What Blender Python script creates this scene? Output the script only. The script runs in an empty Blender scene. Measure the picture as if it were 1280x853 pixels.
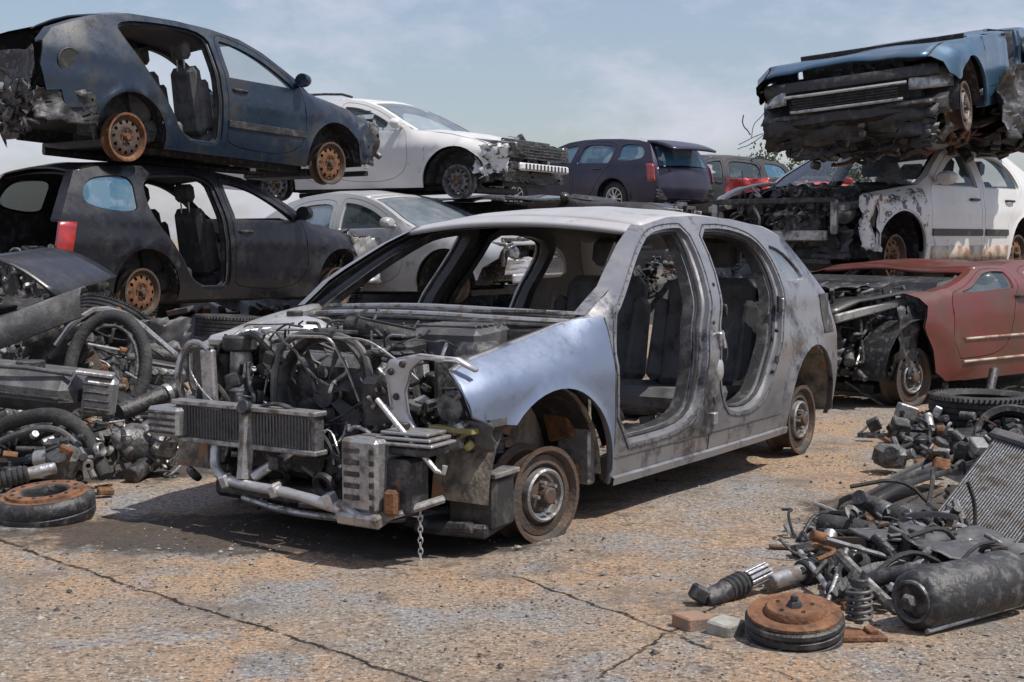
import bpy, math, random
from math import radians as R, sin, cos, pi
from mathutils import Vector as V, Matrix, noise, Euler
from mathutils.geometry import delaunay_2d_cdt
S = bpy.context.scene
C = S.collection
# ---------------------------------------------------------------- camera, sky, sun
cd = bpy.data.cameras.new('camera'); cam = bpy.data.objects.new('camera', cd); C.objects.link(cam)
CH = 1.1625; PIT = .0736; FL = 1750/1280
cam.location = (0, 0, CH); cam.rotation_euler = (pi/2-PIT, 0, 0)
cd.lens = 36*FL; cd.sensor_width = 36; cd.clip_end = 3000; cd.clip_start = .05
S.camera = cam
SUN = V((.50, -.22, 1.0)).normalized()
w = bpy.data.worlds.new('World'); S.world = w; w.use_nodes = True
nt = w.node_tree; N = nt.nodes; LK = nt.links
bg = N['Background']
sky = N.new('ShaderNodeTexSky'); sky.sky_type = 'NISHITA'; sky.sun_disc = False
sky.sun_elevation = math.asin(SUN.z); sky.sun_rotation = math.atan2(SUN.x, SUN.y)
sky.air_density = 1.2; sky.dust_density = 1.2; sky.ozone_density = 1.6
tc = N.new('ShaderNodeTexCoord'); mp = N.new('ShaderNodeMapping'); mp.inputs['Scale'].default_value = (1.0, 1.0, 2.2)
mp.inputs['Location'].default_value = (3.1, 1.3, .4)
LK.new(tc.outputs['Generated'], mp.inputs[0])
no = N.new('ShaderNodeTexNoise'); no.inputs['Scale'].default_value = 4.6; no.inputs['Detail'].default_value = 12; no.inputs['Roughness'].default_value = .62
LK.new(mp.outputs[0], no.inputs[0])
rp = N.new('ShaderNodeValToRGB'); rp.color_ramp.elements[0].position = .42; rp.color_ramp.elements[1].position = .62
rp.color_ramp.elements[0].color = (.20, .20, .20, 1); rp.color_ramp.elements[1].color = (.82, .82, .82, 1)
LK.new(no.outputs[0], rp.inputs[0])
mx = N.new('ShaderNodeMix'); mx.data_type = 'RGBA'; mx.inputs['B'].default_value = (7.3, 7.2, 8.5, 1)
LK.new(rp.outputs[0], mx.inputs['Factor']); 
tn = N.new('ShaderNodeMix'); tn.data_type = 'RGBA'; tn.blend_type = 'MULTIPLY'; tn.inputs['Factor'].default_value = 1; tn.inputs['B'].default_value = (.95, 1.0, 1.08, 1); LK.new(sky.outputs[0], tn.inputs['A']); LK.new(tn.outputs['Result'], mx.inputs['A'])
LK.new(mx.outputs['Result'], bg.inputs[0]); bg.inputs[1].default_value = .10
sl = bpy.data.lights.new('sun', 'SUN'); so = bpy.data.objects.new('sun', sl); C.objects.link(so)
sl.energy = 4.6; sl.angle = R(.5); sl.color = (1, .955, .89); so.rotation_euler = SUN.to_track_quat('Z', 'Y').to_euler()
S.view_settings.view_transform = 'Standard'; S.view_settings.look = 'None'; S.view_settings.exposure = 0; S.view_settings.gamma = 1

# ---------------------------------------------------------------- materials
MAT = {}
def material(name, col, col2=None, scale=6, lo=.45, hi=.6, rough=.5, metal=0, bump=.2, bscale=40, coat=0, spec=.5, detail=8,
             col3=None, s3=1.5, lo3=.55, hi3=.7, trans=0, alpha=1, rough2=None, bdist=.01):
    m = bpy.data.materials.new(name); m.use_nodes = True; t = m.node_tree; n = t.nodes; l = t.links
    b = n['Principled BSDF']; b.inputs['Roughness'].default_value = rough; b.inputs['Metallic'].default_value = metal
    b.inputs['Coat Weight'].default_value = coat; b.inputs['Specular IOR Level'].default_value = spec; b.inputs['Coat Roughness'].default_value = .15
    b.inputs['Transmission Weight'].default_value = trans; b.inputs['Alpha'].default_value = alpha
    c = n.new('ShaderNodeTexCoord'); out = None
    def nz(sc, lo, hi, det=detail):
        x = n.new('ShaderNodeTexNoise'); x.inputs['Scale'].default_value = sc; x.inputs['Detail'].default_value = det; x.inputs['Roughness'].default_value = .65
        l.new(c.outputs['Object'], x.inputs[0])
        r = n.new('ShaderNodeMapRange'); r.inputs[1].default_value = lo; r.inputs[2].default_value = hi; l.new(x.outputs[0], r.inputs[0]); return r.outputs[0]
    b.inputs['Base Color'].default_value = (*col, 1)
    if col2:
        f = nz(scale, lo, hi); q = n.new('ShaderNodeMix'); q.data_type = 'RGBA'; q.inputs['A'].default_value = (*col, 1); q.inputs['B'].default_value = (*col2, 1)
        l.new(f, q.inputs['Factor']); out = q.outputs['Result']
        rr = n.new('ShaderNodeMapRange'); rr.inputs[3].default_value = rough; rr.inputs[4].default_value = rough2 if rough2 else min(1, rough+.3); l.new(f, rr.inputs[0]); l.new(rr.outputs[0], b.inputs['Roughness'])
        if metal:
            mr = n.new('ShaderNodeMapRange'); mr.inputs[3].default_value = metal; mr.inputs[4].default_value = metal*.3; l.new(f, mr.inputs[0]); l.new(mr.outputs[0], b.inputs['Metallic'])
    if col3:
        f = nz(s3, lo3, hi3); q = n.new('ShaderNodeMix'); q.data_type = 'RGBA'; q.inputs['B'].default_value = (*col3, 1)
        l.new(f, q.inputs['Factor']); l.new(out, q.inputs['A']); out = q.outputs['Result']
    if out: l.new(out, b.inputs['Base Color'])
    if bump:
        x = n.new('ShaderNodeTexNoise'); x.inputs['Scale'].default_value = bscale; x.inputs['Detail'].default_value = 6; l.new(c.outputs['Object'], x.inputs[0])
        bu = n.new('ShaderNodeBump'); bu.inputs['Strength'].default_value = bump; bu.inputs['Distance'].default_value = bdist; l.new(x.outputs[0], bu.inputs['Height']); l.new(bu.outputs[0], b.inputs['Normal'])
    MAT[name] = m; return m
DUST = (.30, .25, .20)
def paint(name, col, dust=.3, metal=.5, coat=.7, col3=(.10, .09, .08), lo3=.60, hi3=.72, s3=3, rough=.30):
    m = bpy.data.materials.new(name); m.use_nodes = True; t = m.node_tree; n = t.nodes; l = t.links; b = n['Principled BSDF']
    c = n.new('ShaderNodeTexCoord')
    def nz(sc, lo, hi, det, ro, to=1.0, st=None):
        x = n.new('ShaderNodeTexNoise'); x.inputs['Scale'].default_value = sc; x.inputs['Detail'].default_value = det; x.inputs['Roughness'].default_value = ro
        if st:
            q = n.new('ShaderNodeMapping'); q.inputs['Scale'].default_value = st; l.new(c.outputs['Object'], q.inputs[0]); l.new(q.outputs[0], x.inputs[0])
        else: l.new(c.outputs['Object'], x.inputs[0])
        r_ = n.new('ShaderNodeMapRange'); r_.inputs[1].default_value = lo; r_.inputs[2].default_value = hi; r_.inputs[4].default_value = to; l.new(x.outputs[0], r_.inputs[0]); return r_.outputs[0]
    def mixc(f, a, b_):
        q = n.new('ShaderNodeMix'); q.data_type = 'RGBA'; l.new(f, q.inputs['Factor'])
        for k, v in (('A', a), ('B', b_)):
            if isinstance(v, tuple): q.inputs[k].default_value = (*v, 1)
            else: l.new(v, q.inputs[k])
        return q.outputs['Result']
    film = nz(1.6, .35, .75, 10, .72, dust)
    o = mixc(film, col, DUST)
    o = mixc(nz(14, .62, .70, 8, .75, .6, (1, 1, .35)), o, (.035, .03, .028))
    o = mixc(nz(s3, lo3, hi3, 10, .75), o, col3)
    o = mixc(nz(70, .68, .73, 4, .7, .4, (.3, 1, 2.2)), o, (.45, .44, .42))
    l.new(o, b.inputs['Base Color'])
    rr = n.new('ShaderNodeMapRange'); rr.inputs[2].default_value = max(dust, .01); rr.inputs[3].default_value = rough; rr.inputs[4].default_value = rough+.35; l.new(nz(4, .35, .7, 10, .75, dust), rr.inputs[0]); l.new(rr.outputs[0], b.inputs['Roughness'])
    b.inputs['Metallic'].default_value = metal; b.inputs['Coat Weight'].default_value = coat*.5; b.inputs['Coat Roughness'].default_value = .12
    x = n.new('ShaderNodeTexNoise'); x.inputs['Scale'].default_value = 45; x.inputs['Detail'].default_value = 8; x.inputs['Roughness'].default_value = .75; l.new(c.outputs['Object'], x.inputs[0])
    bu = n.new('ShaderNodeBump'); bu.inputs['Strength'].default_value = .18; bu.inputs['Distance'].default_value = .004; l.new(x.outputs[0], bu.inputs['Height']); l.new(bu.outputs[0], b.inputs['Normal'])
    MAT[name] = m
paint('silver blue paint', (.20, .245, .34), metal=.65, dust=.16, rough=.28, col3=(.10, .10, .11), lo3=.57, hi3=.68, s3=2.2)
paint('grey silver paint', (.29, .29, .305), metal=.7, dust=.2, rough=.28, col3=(.05, .05, .055), lo3=.50, hi3=.60, s3=2.4)
paint('bare silver paint', (.50, .50, .52), metal=.5, dust=.35)
paint('dusty roof paint', (.46, .46, .47), metal=.3, dust=.5, rough=.5)
paint('navy paint', (.004, .015, .033), dust=.02, metal=.1, rough=.22, coat=.7, col3=(.03, .03, .03), lo3=.5, hi3=.6)
paint('dark violet paint', (.005, .005, .009), dust=.02, metal=.1, rough=.22, coat=.7, col3=(.03, .03, .03), lo3=.52, hi3=.62)
paint('white paint', (.64, .64, .63), metal=0, dust=.25, col3=(.16, .13, .11), lo3=.63, hi3=.70, s3=4)
paint('chipped white paint', (.64, .64, .62), metal=0, dust=.3, col3=(.05, .05, .05), lo3=.53, hi3=.56, s3=9)
paint('stained white paint', (.50, .42, .33), metal=0, dust=.4, col3=(.24, .12, .06), lo3=.46, hi3=.60, s3=7)
paint('silver paint', (.46, .47, .48), metal=.4, dust=.25)
paint('blue paint', (.03, .095, .17), metal=.4, dust=.2)
paint('purple paint', (.018, .018, .045), metal=.4, dust=.1)
paint('red paint', (.125, .014, .010), metal=0, dust=.06, rough=.32, col3=(.085, .035, .02), lo3=.42, hi3=.60, s3=2.4)
paint('bright red paint', (.42, .03, .03), metal=.1, dust=.1)
paint('black paint', (.012, .012, .013), metal=.2, dust=.1)
material('dark plastic', (.022, .022, .023), (.11, .10, .09), 12, .5, .75, .5, 0, .3, 60)
material('grey plastic', (.07, .07, .072), (.18, .17, .16), 9, .48, .75, .5, 0, .3, 50)
material('rubber', (.022, .022, .022), (.13, .12, .11), 10, .5, .8, .75, 0, .5, 90)
material('bare metal', (.42, .42, .42), (.14, .12, .10), 14, .45, .62, .38, .8, .3, 60)
material('cast metal', (.20, .20, .20), (.05, .045, .04), 18, .42, .6, .5, .7, .5, 70)
material('dark metal', (.05, .05, .052), (.17, .16, .15), 20, .5, .72, .5, .5, .5, 60)
material('rust', (.22, .10, .045), (.09, .045, .028), 16, .4, .62, .85, .1, .6, 80, col3=(.30, .18, .10), s3=9, lo3=.55, hi3=.7)
material('rusty steel', (.13, .085, .06), (.06, .055, .05), 9, .42, .6, .6, .45, .5, 70)
material('pale alloy', (.55, .55, .54), (.22, .20, .18), 12, .5, .7, .4, .7, .3, 60)
material('fabric', (.030, .030, .033), (.09, .085, .08), 8, .5, .7, .9, 0, .5, 200)
material('grey fabric', (.13, .13, .135), (.06, .06, .06), 8, .45, .65, .9, 0, .5, 200)
material('headliner', (.13, .13, .13), (.2, .19, .17), 5, .5, .7, .95, 0, .2, 100)
material('cream trim', (.42, .38, .31), (.2, .18, .15), 8, .5, .65, .8, 0, .2, 60)
material('floor dirt', (.30, .26, .20), (.10, .09, .08), 10, .42, .6, .95, 0, .6, 60, col3=(.34, .18, .10), s3=4, lo3=.55, hi3=.62)
material('red lens', (.45, .02, .015), (.25, .02, .02), 10, .4, .6, .15, 0, 0, coat=1)
material('amber lens', (.55, .22, .05), (.4, .18, .06), 10, .4, .6, .2, 0, 0, coat=1)
material('clear lens', (.35, .37, .38), (.15, .15, .15), 20, .4, .6, .12, .6, .2, 120, coat=1)
material('window glass', (.10, .14, .16), None, rough=.04, bump=0, coat=0, alpha=.42, spec=.8)
material('dusty glass', (.20, .25, .30), (.34, .36, .38), 5, .4, .7, .12, 0, .05, alpha=.62, spec=.8)
material('blue glass', (.05, .13, .20), (.16, .22, .26), 4, .45, .75, .10, 0, .05, alpha=.86, spec=.8)
material('wire', (.02, .02, .02), (.08, .08, .08), 20, rough=.5, bump=0)
material('violet wire', (.10, .08, .22), None, rough=.4, bump=0)
material('yellow plastic', (.30, .27, .10), (.2, .18, .08), 12, rough=.6)
material('brick', (.30, .17, .11), (.20, .15, .12), 12, .4, .6, .95, 0, .6, 70)
material('concrete block', (.36, .35, .31), (.22, .21, .18), 12, .4, .6, .95, 0, .6, 70)
material('wood', (.33, .19, .10), (.20, .12, .07), 14, .4, .6, .9, 0, .6, 60)
material('leaf', (.07, .09, .025), (.04, .06, .02), 3, rough=.7, bump=0)
material('bark', (.10, .08, .06), (.05, .04, .03), 12, rough=.95)
material('stone', (.33, .29, .25), (.16, .15, .14), 2.5, .4, .6, .95, 0, .5, 60)

# ---------------------------------------------------------------- mesh kit
class MB:
    def __init__(s): s.v = []; s.f = []; s.m = []; s.nn = {}; s.T = Matrix.Identity(4)
    def add(s, vs, fs, mi=0):
        o = len(s.v); s.v += [s.T @ V(p) for p in vs]; s.f += [tuple(i+o for i in q) for q in fs]; s.m += [mi]*len(fs)
    def box(s, c, d, rot=(0, 0, 0), mi=0, b=None, taper=1, M=None):
        if b is None: b = min(d)*.12
        h = [x/2 for x in d]; vs = []; idx = {}
        for sx in (-1, 1):
            for sy in (-1, 1):
                for sz in (-1, 1):
                    for k in range(3):
                        p = [sx*(h[0]-b), sy*(h[1]-b), sz*(h[2]-b)]; p[k] = (sx, sy, sz)[k]*h[k]
                        if sz > 0: p[0] *= taper; p[1] *= taper
                        idx[(sx, sy, sz, k)] = len(vs); vs.append(V(p))
        fs = []; g = lambda q, k: idx[(q[0], q[1], q[2], k)]
        for k in range(3):
            a, b2 = (k+1) % 3, (k+2) % 3
            for sg in (-1, 1):
                q = []
                for u, w_ in ((-1, -1), (1, -1), (1, 1), (-1, 1)):
                    p = [0, 0, 0]; p[k] = sg; p[a] = u; p[b2] = w_; q.append(g(p, k))
                fs.append(q if sg > 0 else q[::-1])
            for u in (-1, 1):
                for w_ in (-1, 1):
                    p = [0, 0, 0]; p[a] = u; p[b2] = w_; p[k] = -1; q = list(p); q[k] = 1
                    r = [g(p, a), g(q, a), g(q, b2), g(p, b2)]
                    fs.append(r if u*w_ > 0 else r[::-1])
        for sx in (-1, 1):
            for sy in (-1, 1):
                for sz in (-1, 1):
                    q = [idx[(sx, sy, sz, k)] for k in range(3)]; fs.append(q if sx*sy*sz > 0 else q[::-1])
        A = (M if M is not None else Matrix.Translation(V(c)) @ Euler(rot).to_matrix().to_4x4())
        s.add([A @ p for p in vs], fs, mi)
    def tube(s, pts, r, mi=0, n=8, cap=True, sm=0, flat=1):
        pts = [V(p) for p in pts]
        if sm: pts = smooth(pts, sm)
        rs = r if isinstance(r, (list, tuple)) else [r]*len(pts)
        if len(rs) != len(pts):
            rs = [rs[min(len(rs)-1, int(i*(len(rs)-1)/(len(pts)-1)+.5))] for i in range(len(pts))]
        vs = []; fs = []; up = V((0.03, .05, 1))
        for i, p in enumerate(pts):
            t = (pts[min(i+1, len(pts)-1)]-pts[max(i-1, 0)]); t = t.normalized() if t.length > 1e-9 else V((1, 0, 0))
            a = t.cross(up)
            if a.length < .1: a = t.cross(V((1, 0, 0)))
            a.normalize(); b = a.cross(t)
            up = b if i else b
            for k in range(n):
                an = 2*pi*k/n; vs.append(p+(a*cos(an)+b*sin(an)*flat)*rs[i])
        for i in range(len(pts)-1):
            for k in range(n): fs.append((i*n+k, i*n+(k+1) % n, (i+1)*n+(k+1) % n, (i+1)*n+k))
        if cap: fs += [tuple(range(n))[::-1], tuple((len(pts)-1)*n+k for k in range(n))]
        s.add(vs, fs, mi)
    def lathe(s, prof, c=(0, 0, 0), axis=(0, 0, 1), mi=0, n=32, M=None, closed=False):
        A = M if M is not None else Matrix.Translation(V(c)) @ V((0, 0, 1)).rotation_difference(V(axis).normalized()).to_matrix().to_4x4()
        vs = []; fs = []
        for (r, z) in prof:
            for k in range(n): vs.append(A @ V((r*cos(2*pi*k/n), r*sin(2*pi*k/n), z)))
        m_ = len(prof); e = m_ if closed else m_-1
        for i in range(e):
            j = (i+1) % m_
            for k in range(n): fs.append((i*n+k, i*n+(k+1) % n, j*n+(k+1) % n, j*n+k))
        if not closed:
            if prof[0][0] > 1e-4: pass
        s.add(vs, fs, mi)
    def cyl(s, a, b, r, mi=0, n=14, r2=None):
        a = V(a); b = V(b); L_ = (b-a).length; r2 = r if r2 is None else r2; e = min(r, r2, L_)*.12
        s.lathe([(0, 0), (r-e, 0), (r, e), (r2, L_-e), (r2-e, L_), (0, L_)], a, b-a, mi, n)
    def grid(s, P, mi=0, close=False):
        nu = len(P); nv = len(P[0]); vs = [p for row in P for p in row]; fs = []
        for i in range(nu-1):
            for j in range(nv-1): fs.append((i*nv+j, i*nv+j+1, (i+1)*nv+j+1, (i+1)*nv+j))
        s.add(vs, fs, mi)
    def build(s, name, mats, parent=None, sm=40, solid=0, off=-1, loc=None):
        me = bpy.data.meshes.new(name); me.from_pydata([tuple(p) for p in s.v], [], s.f); me.validate()
        if isinstance(mats, str): mats = [mats]
        for m_ in mats: me.materials.append(MAT[m_])
        if len(me.polygons) == len(s.m): me.polygons.foreach_set('material_index', s.m)
        me.update()
        if sm: me.polygons.foreach_set('use_smooth', [True]*len(me.polygons)); me.set_sharp_from_angle(angle=R(sm))
        if s.nn and len(me.vertices) == len(s.v): me.normals_split_custom_set_from_vertices([s.nn.get(i, (0, 0, 0)) for i in range(len(s.v))])
        o = bpy.data.objects.new(name, me); C.objects.link(o)
        if parent: o.parent = parent
        if loc: o.location = loc
        if solid:
            d = o.modifiers.new('thickness', 'SOLIDIFY'); d.thickness = solid; d.offset = off
        return o
def smooth(pts, k=1, closed=False):
    for _ in range(k):
        q = [pts[0]] if not closed else []
        for i in range(len(pts)-(0 if closed else 1)):
            a, b = V(pts[i]), V(pts[(i+1) % len(pts)]); q += [a*.75+b*.25, a*.25+b*.75]
        if not closed: q.append(pts[-1])
        pts = [V(p) for p in q]
    return pts
def tag(o, label=None, cat=None, group=None, kind=None):
    if label: o['label'] = label
    if cat: o['category'] = cat
    if group: o['group'] = group
    if kind: o['kind'] = kind
    return o
def thing(name, label, cat, loc=(0, 0, 0), rot=(0, 0, 0), group=None):
    o = bpy.data.objects.new(name, None); C.objects.link(o); o.location = loc; o.rotation_euler = rot
    o.empty_display_size = .2
    return tag(o, label, cat, group)
def copy_tree(o, parent=None):
    c = o.copy(); C.objects.link(c); c.parent = parent
    for ch in [x for x in KIDS(o)]: copy_tree(ch, c)
    return c
def KIDS(o): return [x for x in C.objects if x.parent == o]
def at(px, py, d):
    X = (px-640)/1750; u = -(py-426.5)/1750
    v = V((X, cos(PIT)+u*sin(PIT), -sin(PIT)+u*cos(PIT))); return V((0, 0, CH))+v*(d/v.y)

# ---------------------------------------------------------------- 2-D panels
def inside(p, poly):
    x, y = p; c = False; j = len(poly)-1
    for i in range(len(poly)):
        xi, yi = poly[i]; xj, yj = poly[j]
        if (yi > y) != (yj > y) and x < (xj-xi)*(y-yi)/(yj-yi)+xi: c = not c
        j = i
    return c
def dens(poly, step):
    out = []
    for i in range(len(poly)):
        a = V(poly[i]).to_2d(); b = V(poly[(i+1) % len(poly)]).to_2d(); n = max(1, int((b-a).length/step+.5))
        for k in range(n): out.append(a+(b-a)*k/n)
    return out
def area(poly): return .5*sum(poly[i][0]*poly[(i+1) % len(poly)][1]-poly[(i+1) % len(poly)][0]*poly[i][1] for i in range(len(poly)))
def shrink(poly, o):
    n = len(poly); sg = 1 if area(poly) > 0 else -1; out = []
    for i in range(n):
        a, b, c = (V(poly[(i-1) % n]).to_2d(), V(poly[i]).to_2d(), V(poly[(i+1) % n]).to_2d())
        d1 = (b-a).normalized() if (b-a).length > 1e-9 else V((1, 0)); d2 = (c-b).normalized() if (c-b).length > 1e-9 else d1
        n1 = V((-d1.y, d1.x)); n2 = V((-d2.y, d2.x)); m_ = n1+n2
        m_ = m_.normalized() if m_.length > 1e-6 else n1
        k = max(.5, m_.dot(n1)); out.append(b+m_*(o*sg/k))
    return out
def cdt(outer, holes, step):
    loops = [dens(outer, step)]+[dens(h, step) for h in holes]
    vs = []; es = []
    for lp in loops:
        o = len(vs); vs += lp; es += [(o+i, o+(i+1) % len(lp)) for i in range(len(lp))]
    bd = list(vs)
    xs = [p[0] for p in loops[0]]; zs = [p[1] for p in loops[0]]
    x = min(xs)+step*.5; row = 0
    cell = {}
    for p in bd: cell.setdefault((int(p[0]//step), int(p[1]//step)), []).append(p)
    while x < max(xs):
        z = min(zs)+step*(.5+.5*(row % 2))
        while z < max(zs):
            if inside((x, z), loops[0]) and not any(inside((x, z), h) for h in loops[1:]):
                q = V((x, z)); ok = True
                for i in (-1, 0, 1):
                    for j in (-1, 0, 1):
                        for p in cell.get((int(x//step)+i, int(z//step)+j), ()):
                            if (p-q).length < step*.5: ok = False
                if ok: vs.append(q)
            z += step
        x += step*.87; row += 1
    r = delaunay_2d_cdt(vs, es, [], 0, 1e-6)
    V2, F2 = r[0], r[2]; fs = []
    for f in F2:
        c = ((V2[f[0]][0]+V2[f[1]][0]+V2[f[2]][0])/3, (V2[f[0]][1]+V2[f[1]][1]+V2[f[2]][1])/3)
        if inside(c, loops[0]) and not any(inside(c, h) for h in loops[1:]): fs.append(tuple(f))
    return V2, fs, loops
def arc(cx, cz, r, a0, a1, n=14):
    return [(cx+r*cos(R(a0+(a1-a0)*i/n)), cz+r*sin(R(a0+(a1-a0)*i/n))) for i in range(n+1)]
def interp(pts, x):
    pts = sorted(pts)
    if x <= pts[0][0]: return pts[0][1]
    for a, b in zip(pts, pts[1:]):
        if x <= b[0]: return a[1]+(b[1]-a[1])*(x-a[0])/max(1e-6, b[0]-a[0])
    return pts[-1][1]

# ---------------------------------------------------------------- junk detail
def clutter(m, lo, hi, n, seed, mats=(0, 1, 2, 3), k=1.0, wires=None):
    rd = random.Random(seed); L_ = [hi[i]-lo[i] for i in range(3)]
    def P(): return V([rd.uniform(lo[i], hi[i]) for i in range(3)])
    for i in range(n):
        c = P(); t = rd.random(); mi = rd.choice(mats)
        if t < .28: m.box(c, [rd.uniform(.03, .14)*k, rd.uniform(.03, .12)*k, rd.uniform(.02, .10)*k], [rd.uniform(-.5, .5) for _ in range(3)], mi)
        elif t < .50:
            d = V([rd.uniform(-1, 1) for _ in range(3)]).normalized()*rd.uniform(.05, .16)*k; m.cyl(c, c+d, rd.uniform(.012, .045)*k, mi, 10)
        elif t < .82:
            a = c; d = V([rd.uniform(-1, 1) for _ in range(3)])*.16*k; b = a+d; e = b+V([rd.uniform(-1, 1) for _ in range(3)])*.14*k; f = e+V([rd.uniform(-1, 1) for _ in range(3)])*.12*k
            cl = lambda p: V([min(hi[j]+.02, max(lo[j]-.02, p[j])) for j in range(3)])
            m.tube([a, cl(b), cl(e), cl(f)], rd.uniform(.005, .018)*k, mi, 6, sm=2)
        elif t < .92:
            d = V([rd.uniform(-1, 1) for _ in range(3)]); r = rd.uniform(.03, .07)*k; m.lathe([(r*.5, 0), (r, 0), (r, .02), (r*.8, .025), (r*.5, .01)], c, d, mi, 16, closed=True)
        else:
            a = rd.uniform(.06, .15)*k; Mx = Matrix.Translation(c) @ Euler([rd.uniform(-2, 2) for _ in range(3)]).to_matrix().to_4x4()
            P2 = [[Mx @ V((a*(u/4-.5), a*.7*(v/4-.5), .03*k*noise.noise(V((u*.6+i, v*.6, seed))))) for v in range(5)] for u in range(5)]
            m.grid(P2, mi); 
JM = ['dark metal', 'cast metal', 'dark plastic', 'bare metal', 'rust', 'rubber', 'pale alloy', 'wire']
def wires(m, lo, hi, n, seed, r=(.003, .008), mi=0):
    rd = random.Random(seed)
    for i in range(n):
        p = V([rd.uniform(lo[j], hi[j]) for j in range(3)]); pts = [p]; d = V([rd.uniform(-1, 1) for _ in range(3)])
        for k in range(rd.randint(3, 6)):
            d = (d+V([rd.uniform(-1, 1) for _ in range(3)])*.8); p = p+d.normalized()*rd.uniform(.05, .14); p = V([min(hi[j], max(lo[j], p[j])) for j in range(3)]); pts.append(p)
        m.tube(pts, rd.uniform(*r), mi, 5, sm=2)
def crumple(m, x0, x1, z0, z1, y, seed, amp=.08, mi=0, plane='xz', n=14):
    P = []
    for i in range(n+1):
        row = []
        for j in range(n+1):
            u = x0+(x1-x0)*i/n; v = z0+(z1-z0)*j/n; e = 1
            d = amp*(noise.noise(V((u*4, v*4, seed)))+.45*abs(noise.noise(V((u*8, v*8, seed+5)))))
            ragged = .04*noise.noise(V((i*.9, j*.9, seed+9)))
            row.append(V((u+ragged, y+d, v+ragged)) if plane == 'xz' else V((y+d, u+ragged, v+ragged)) if plane == 'yz' else V((u+ragged, v+ragged, y+d)))
        P.append(row)
    m.grid(P, mi)

# ---------------------------------------------------------------- wheels
def rim_mesh(kind, rr=.20, wd=.13):
    m = MB()   # axis +y outward, centre at origin
    A = Matrix.Rotation(-pi/2, 4, 'X')
    m.lathe([(rr*.86, -wd), (rr, -wd-.01), (rr+.012, -wd), (rr+.012, -wd+.01), (rr*.93, -wd+.03), (rr*.90, -.04), (rr*.95, -.02), (rr+.012, 0), (rr+.014, .012), (rr*.98, .012), (rr*.93, -.005), (rr*.86, -.03)], mi=1 if kind in ('rust', 'dark') else 0, n=40, M=A)
    if kind == 'disc':
        m.lathe([(rr*.9, -.05), (rr*.88, -.012), (rr*.70, -.006), (rr*.66, -.03), (rr*.60, -.032)], mi=0, n=40, M=A)
        m.lathe([(rr*.60, -.03), (rr*.585, .006), (rr*.54, .012), (rr*.50, .006), (rr*.48, -.02), (rr*.40, -.024)], mi=2, n=40, M=A)
        m.lathe([(rr*.42, -.024), (rr*.36, -.01), (rr*.20, -.006), (rr*.19, .03), (rr*.15, .036), (0, .036)], mi=0, n=30, M=A)
        for k in range(5): a = 2*pi*k/5; m.cyl((rr*.3*cos(a), -.02, rr*.3*sin(a)), (rr*.3*cos(a), .022, rr*.3*sin(a)), .008, 2, 6)
    elif kind == 'spoke':
        for k in range(10):
            a = 2*pi*k/10; c = V((cos(a), 0, sin(a)))
            m.tube([c*rr*.2+V((0, -.01, 0)), c*rr*.6+V((0, .005, 0)), c*rr*.92+V((0, -.015, 0))], [.018, .014, .016], 0, 6)
        m.lathe([(0, .01), (rr*.28, .008), (rr*.32, -.02), (rr*.3, -.06)], mi=0, n=24, M=A)
    else:
        outer = arc(0, 0, rr*.88, 0, 354, 59); holes = []
        for k in range(12):
            a = 360*k/12; holes.append(arc(rr*.68*cos(R(a)), rr*.68*sin(R(a)), rr*.085, 0, 330, 11))
        V2, F2, _ = cdt(outer, holes, .022)
        def h(r): return interp([(0, -.02), (rr*.3, -.02), (rr*.42, .0), (rr*.68, -.012), (rr*.88, -.035)], r)
        m.add([V((p[0], h(p.length), p[1])) for p in V2], F2, 0)
        m.lathe([(0, .035), (rr*.12, .033), (rr*.15, .02), (rr*.16, -.015)], mi=1, n=20, M=A)
        for k in range(5):
            a = 2*pi*k/5+.3; m.cyl((rr*.28*cos(a), -.02, rr*.28*sin(a)), (rr*.28*cos(a), .012, rr*.28*sin(a)), .009, 1, 6)
    return m
def hub(name, parent, loc, side, kind='rust', rr=.20, disc=True, steer=0):
    m = rim_mesh(kind, rr)
    mats = {'disc': ['rusty steel', 'dark metal', 'bare metal'], 'dark': ['rusty steel', 'rust'], 'rust': ['rust', 'rusty steel'], 'spoke': ['pale alloy', 'dark metal'], 'steel': ['cast metal', 'rust']}[kind]
    o = m.build(name, mats, parent); o.location = loc; o.rotation_euler = (0, 0, (0 if side > 0 else pi)+steer)
    d = MB(); A = Matrix.Rotation(-pi/2, 4, 'X')
    d.lathe([(0, -.06), (.06, -.06), (.07, -.075), (.135, -.075), (.135, -.10), (0, -.10)], mi=0, n=32, M=A)
    d.box((.06, -.10, .08), (.14, .07, .08), (0, .6, 0), 1); d.cyl((0, -.1, 0), (0, -.4, .02), .028, 1)
    q = d.build('brake_disc', ['rust', 'dark metal'], o)
    return o
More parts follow.
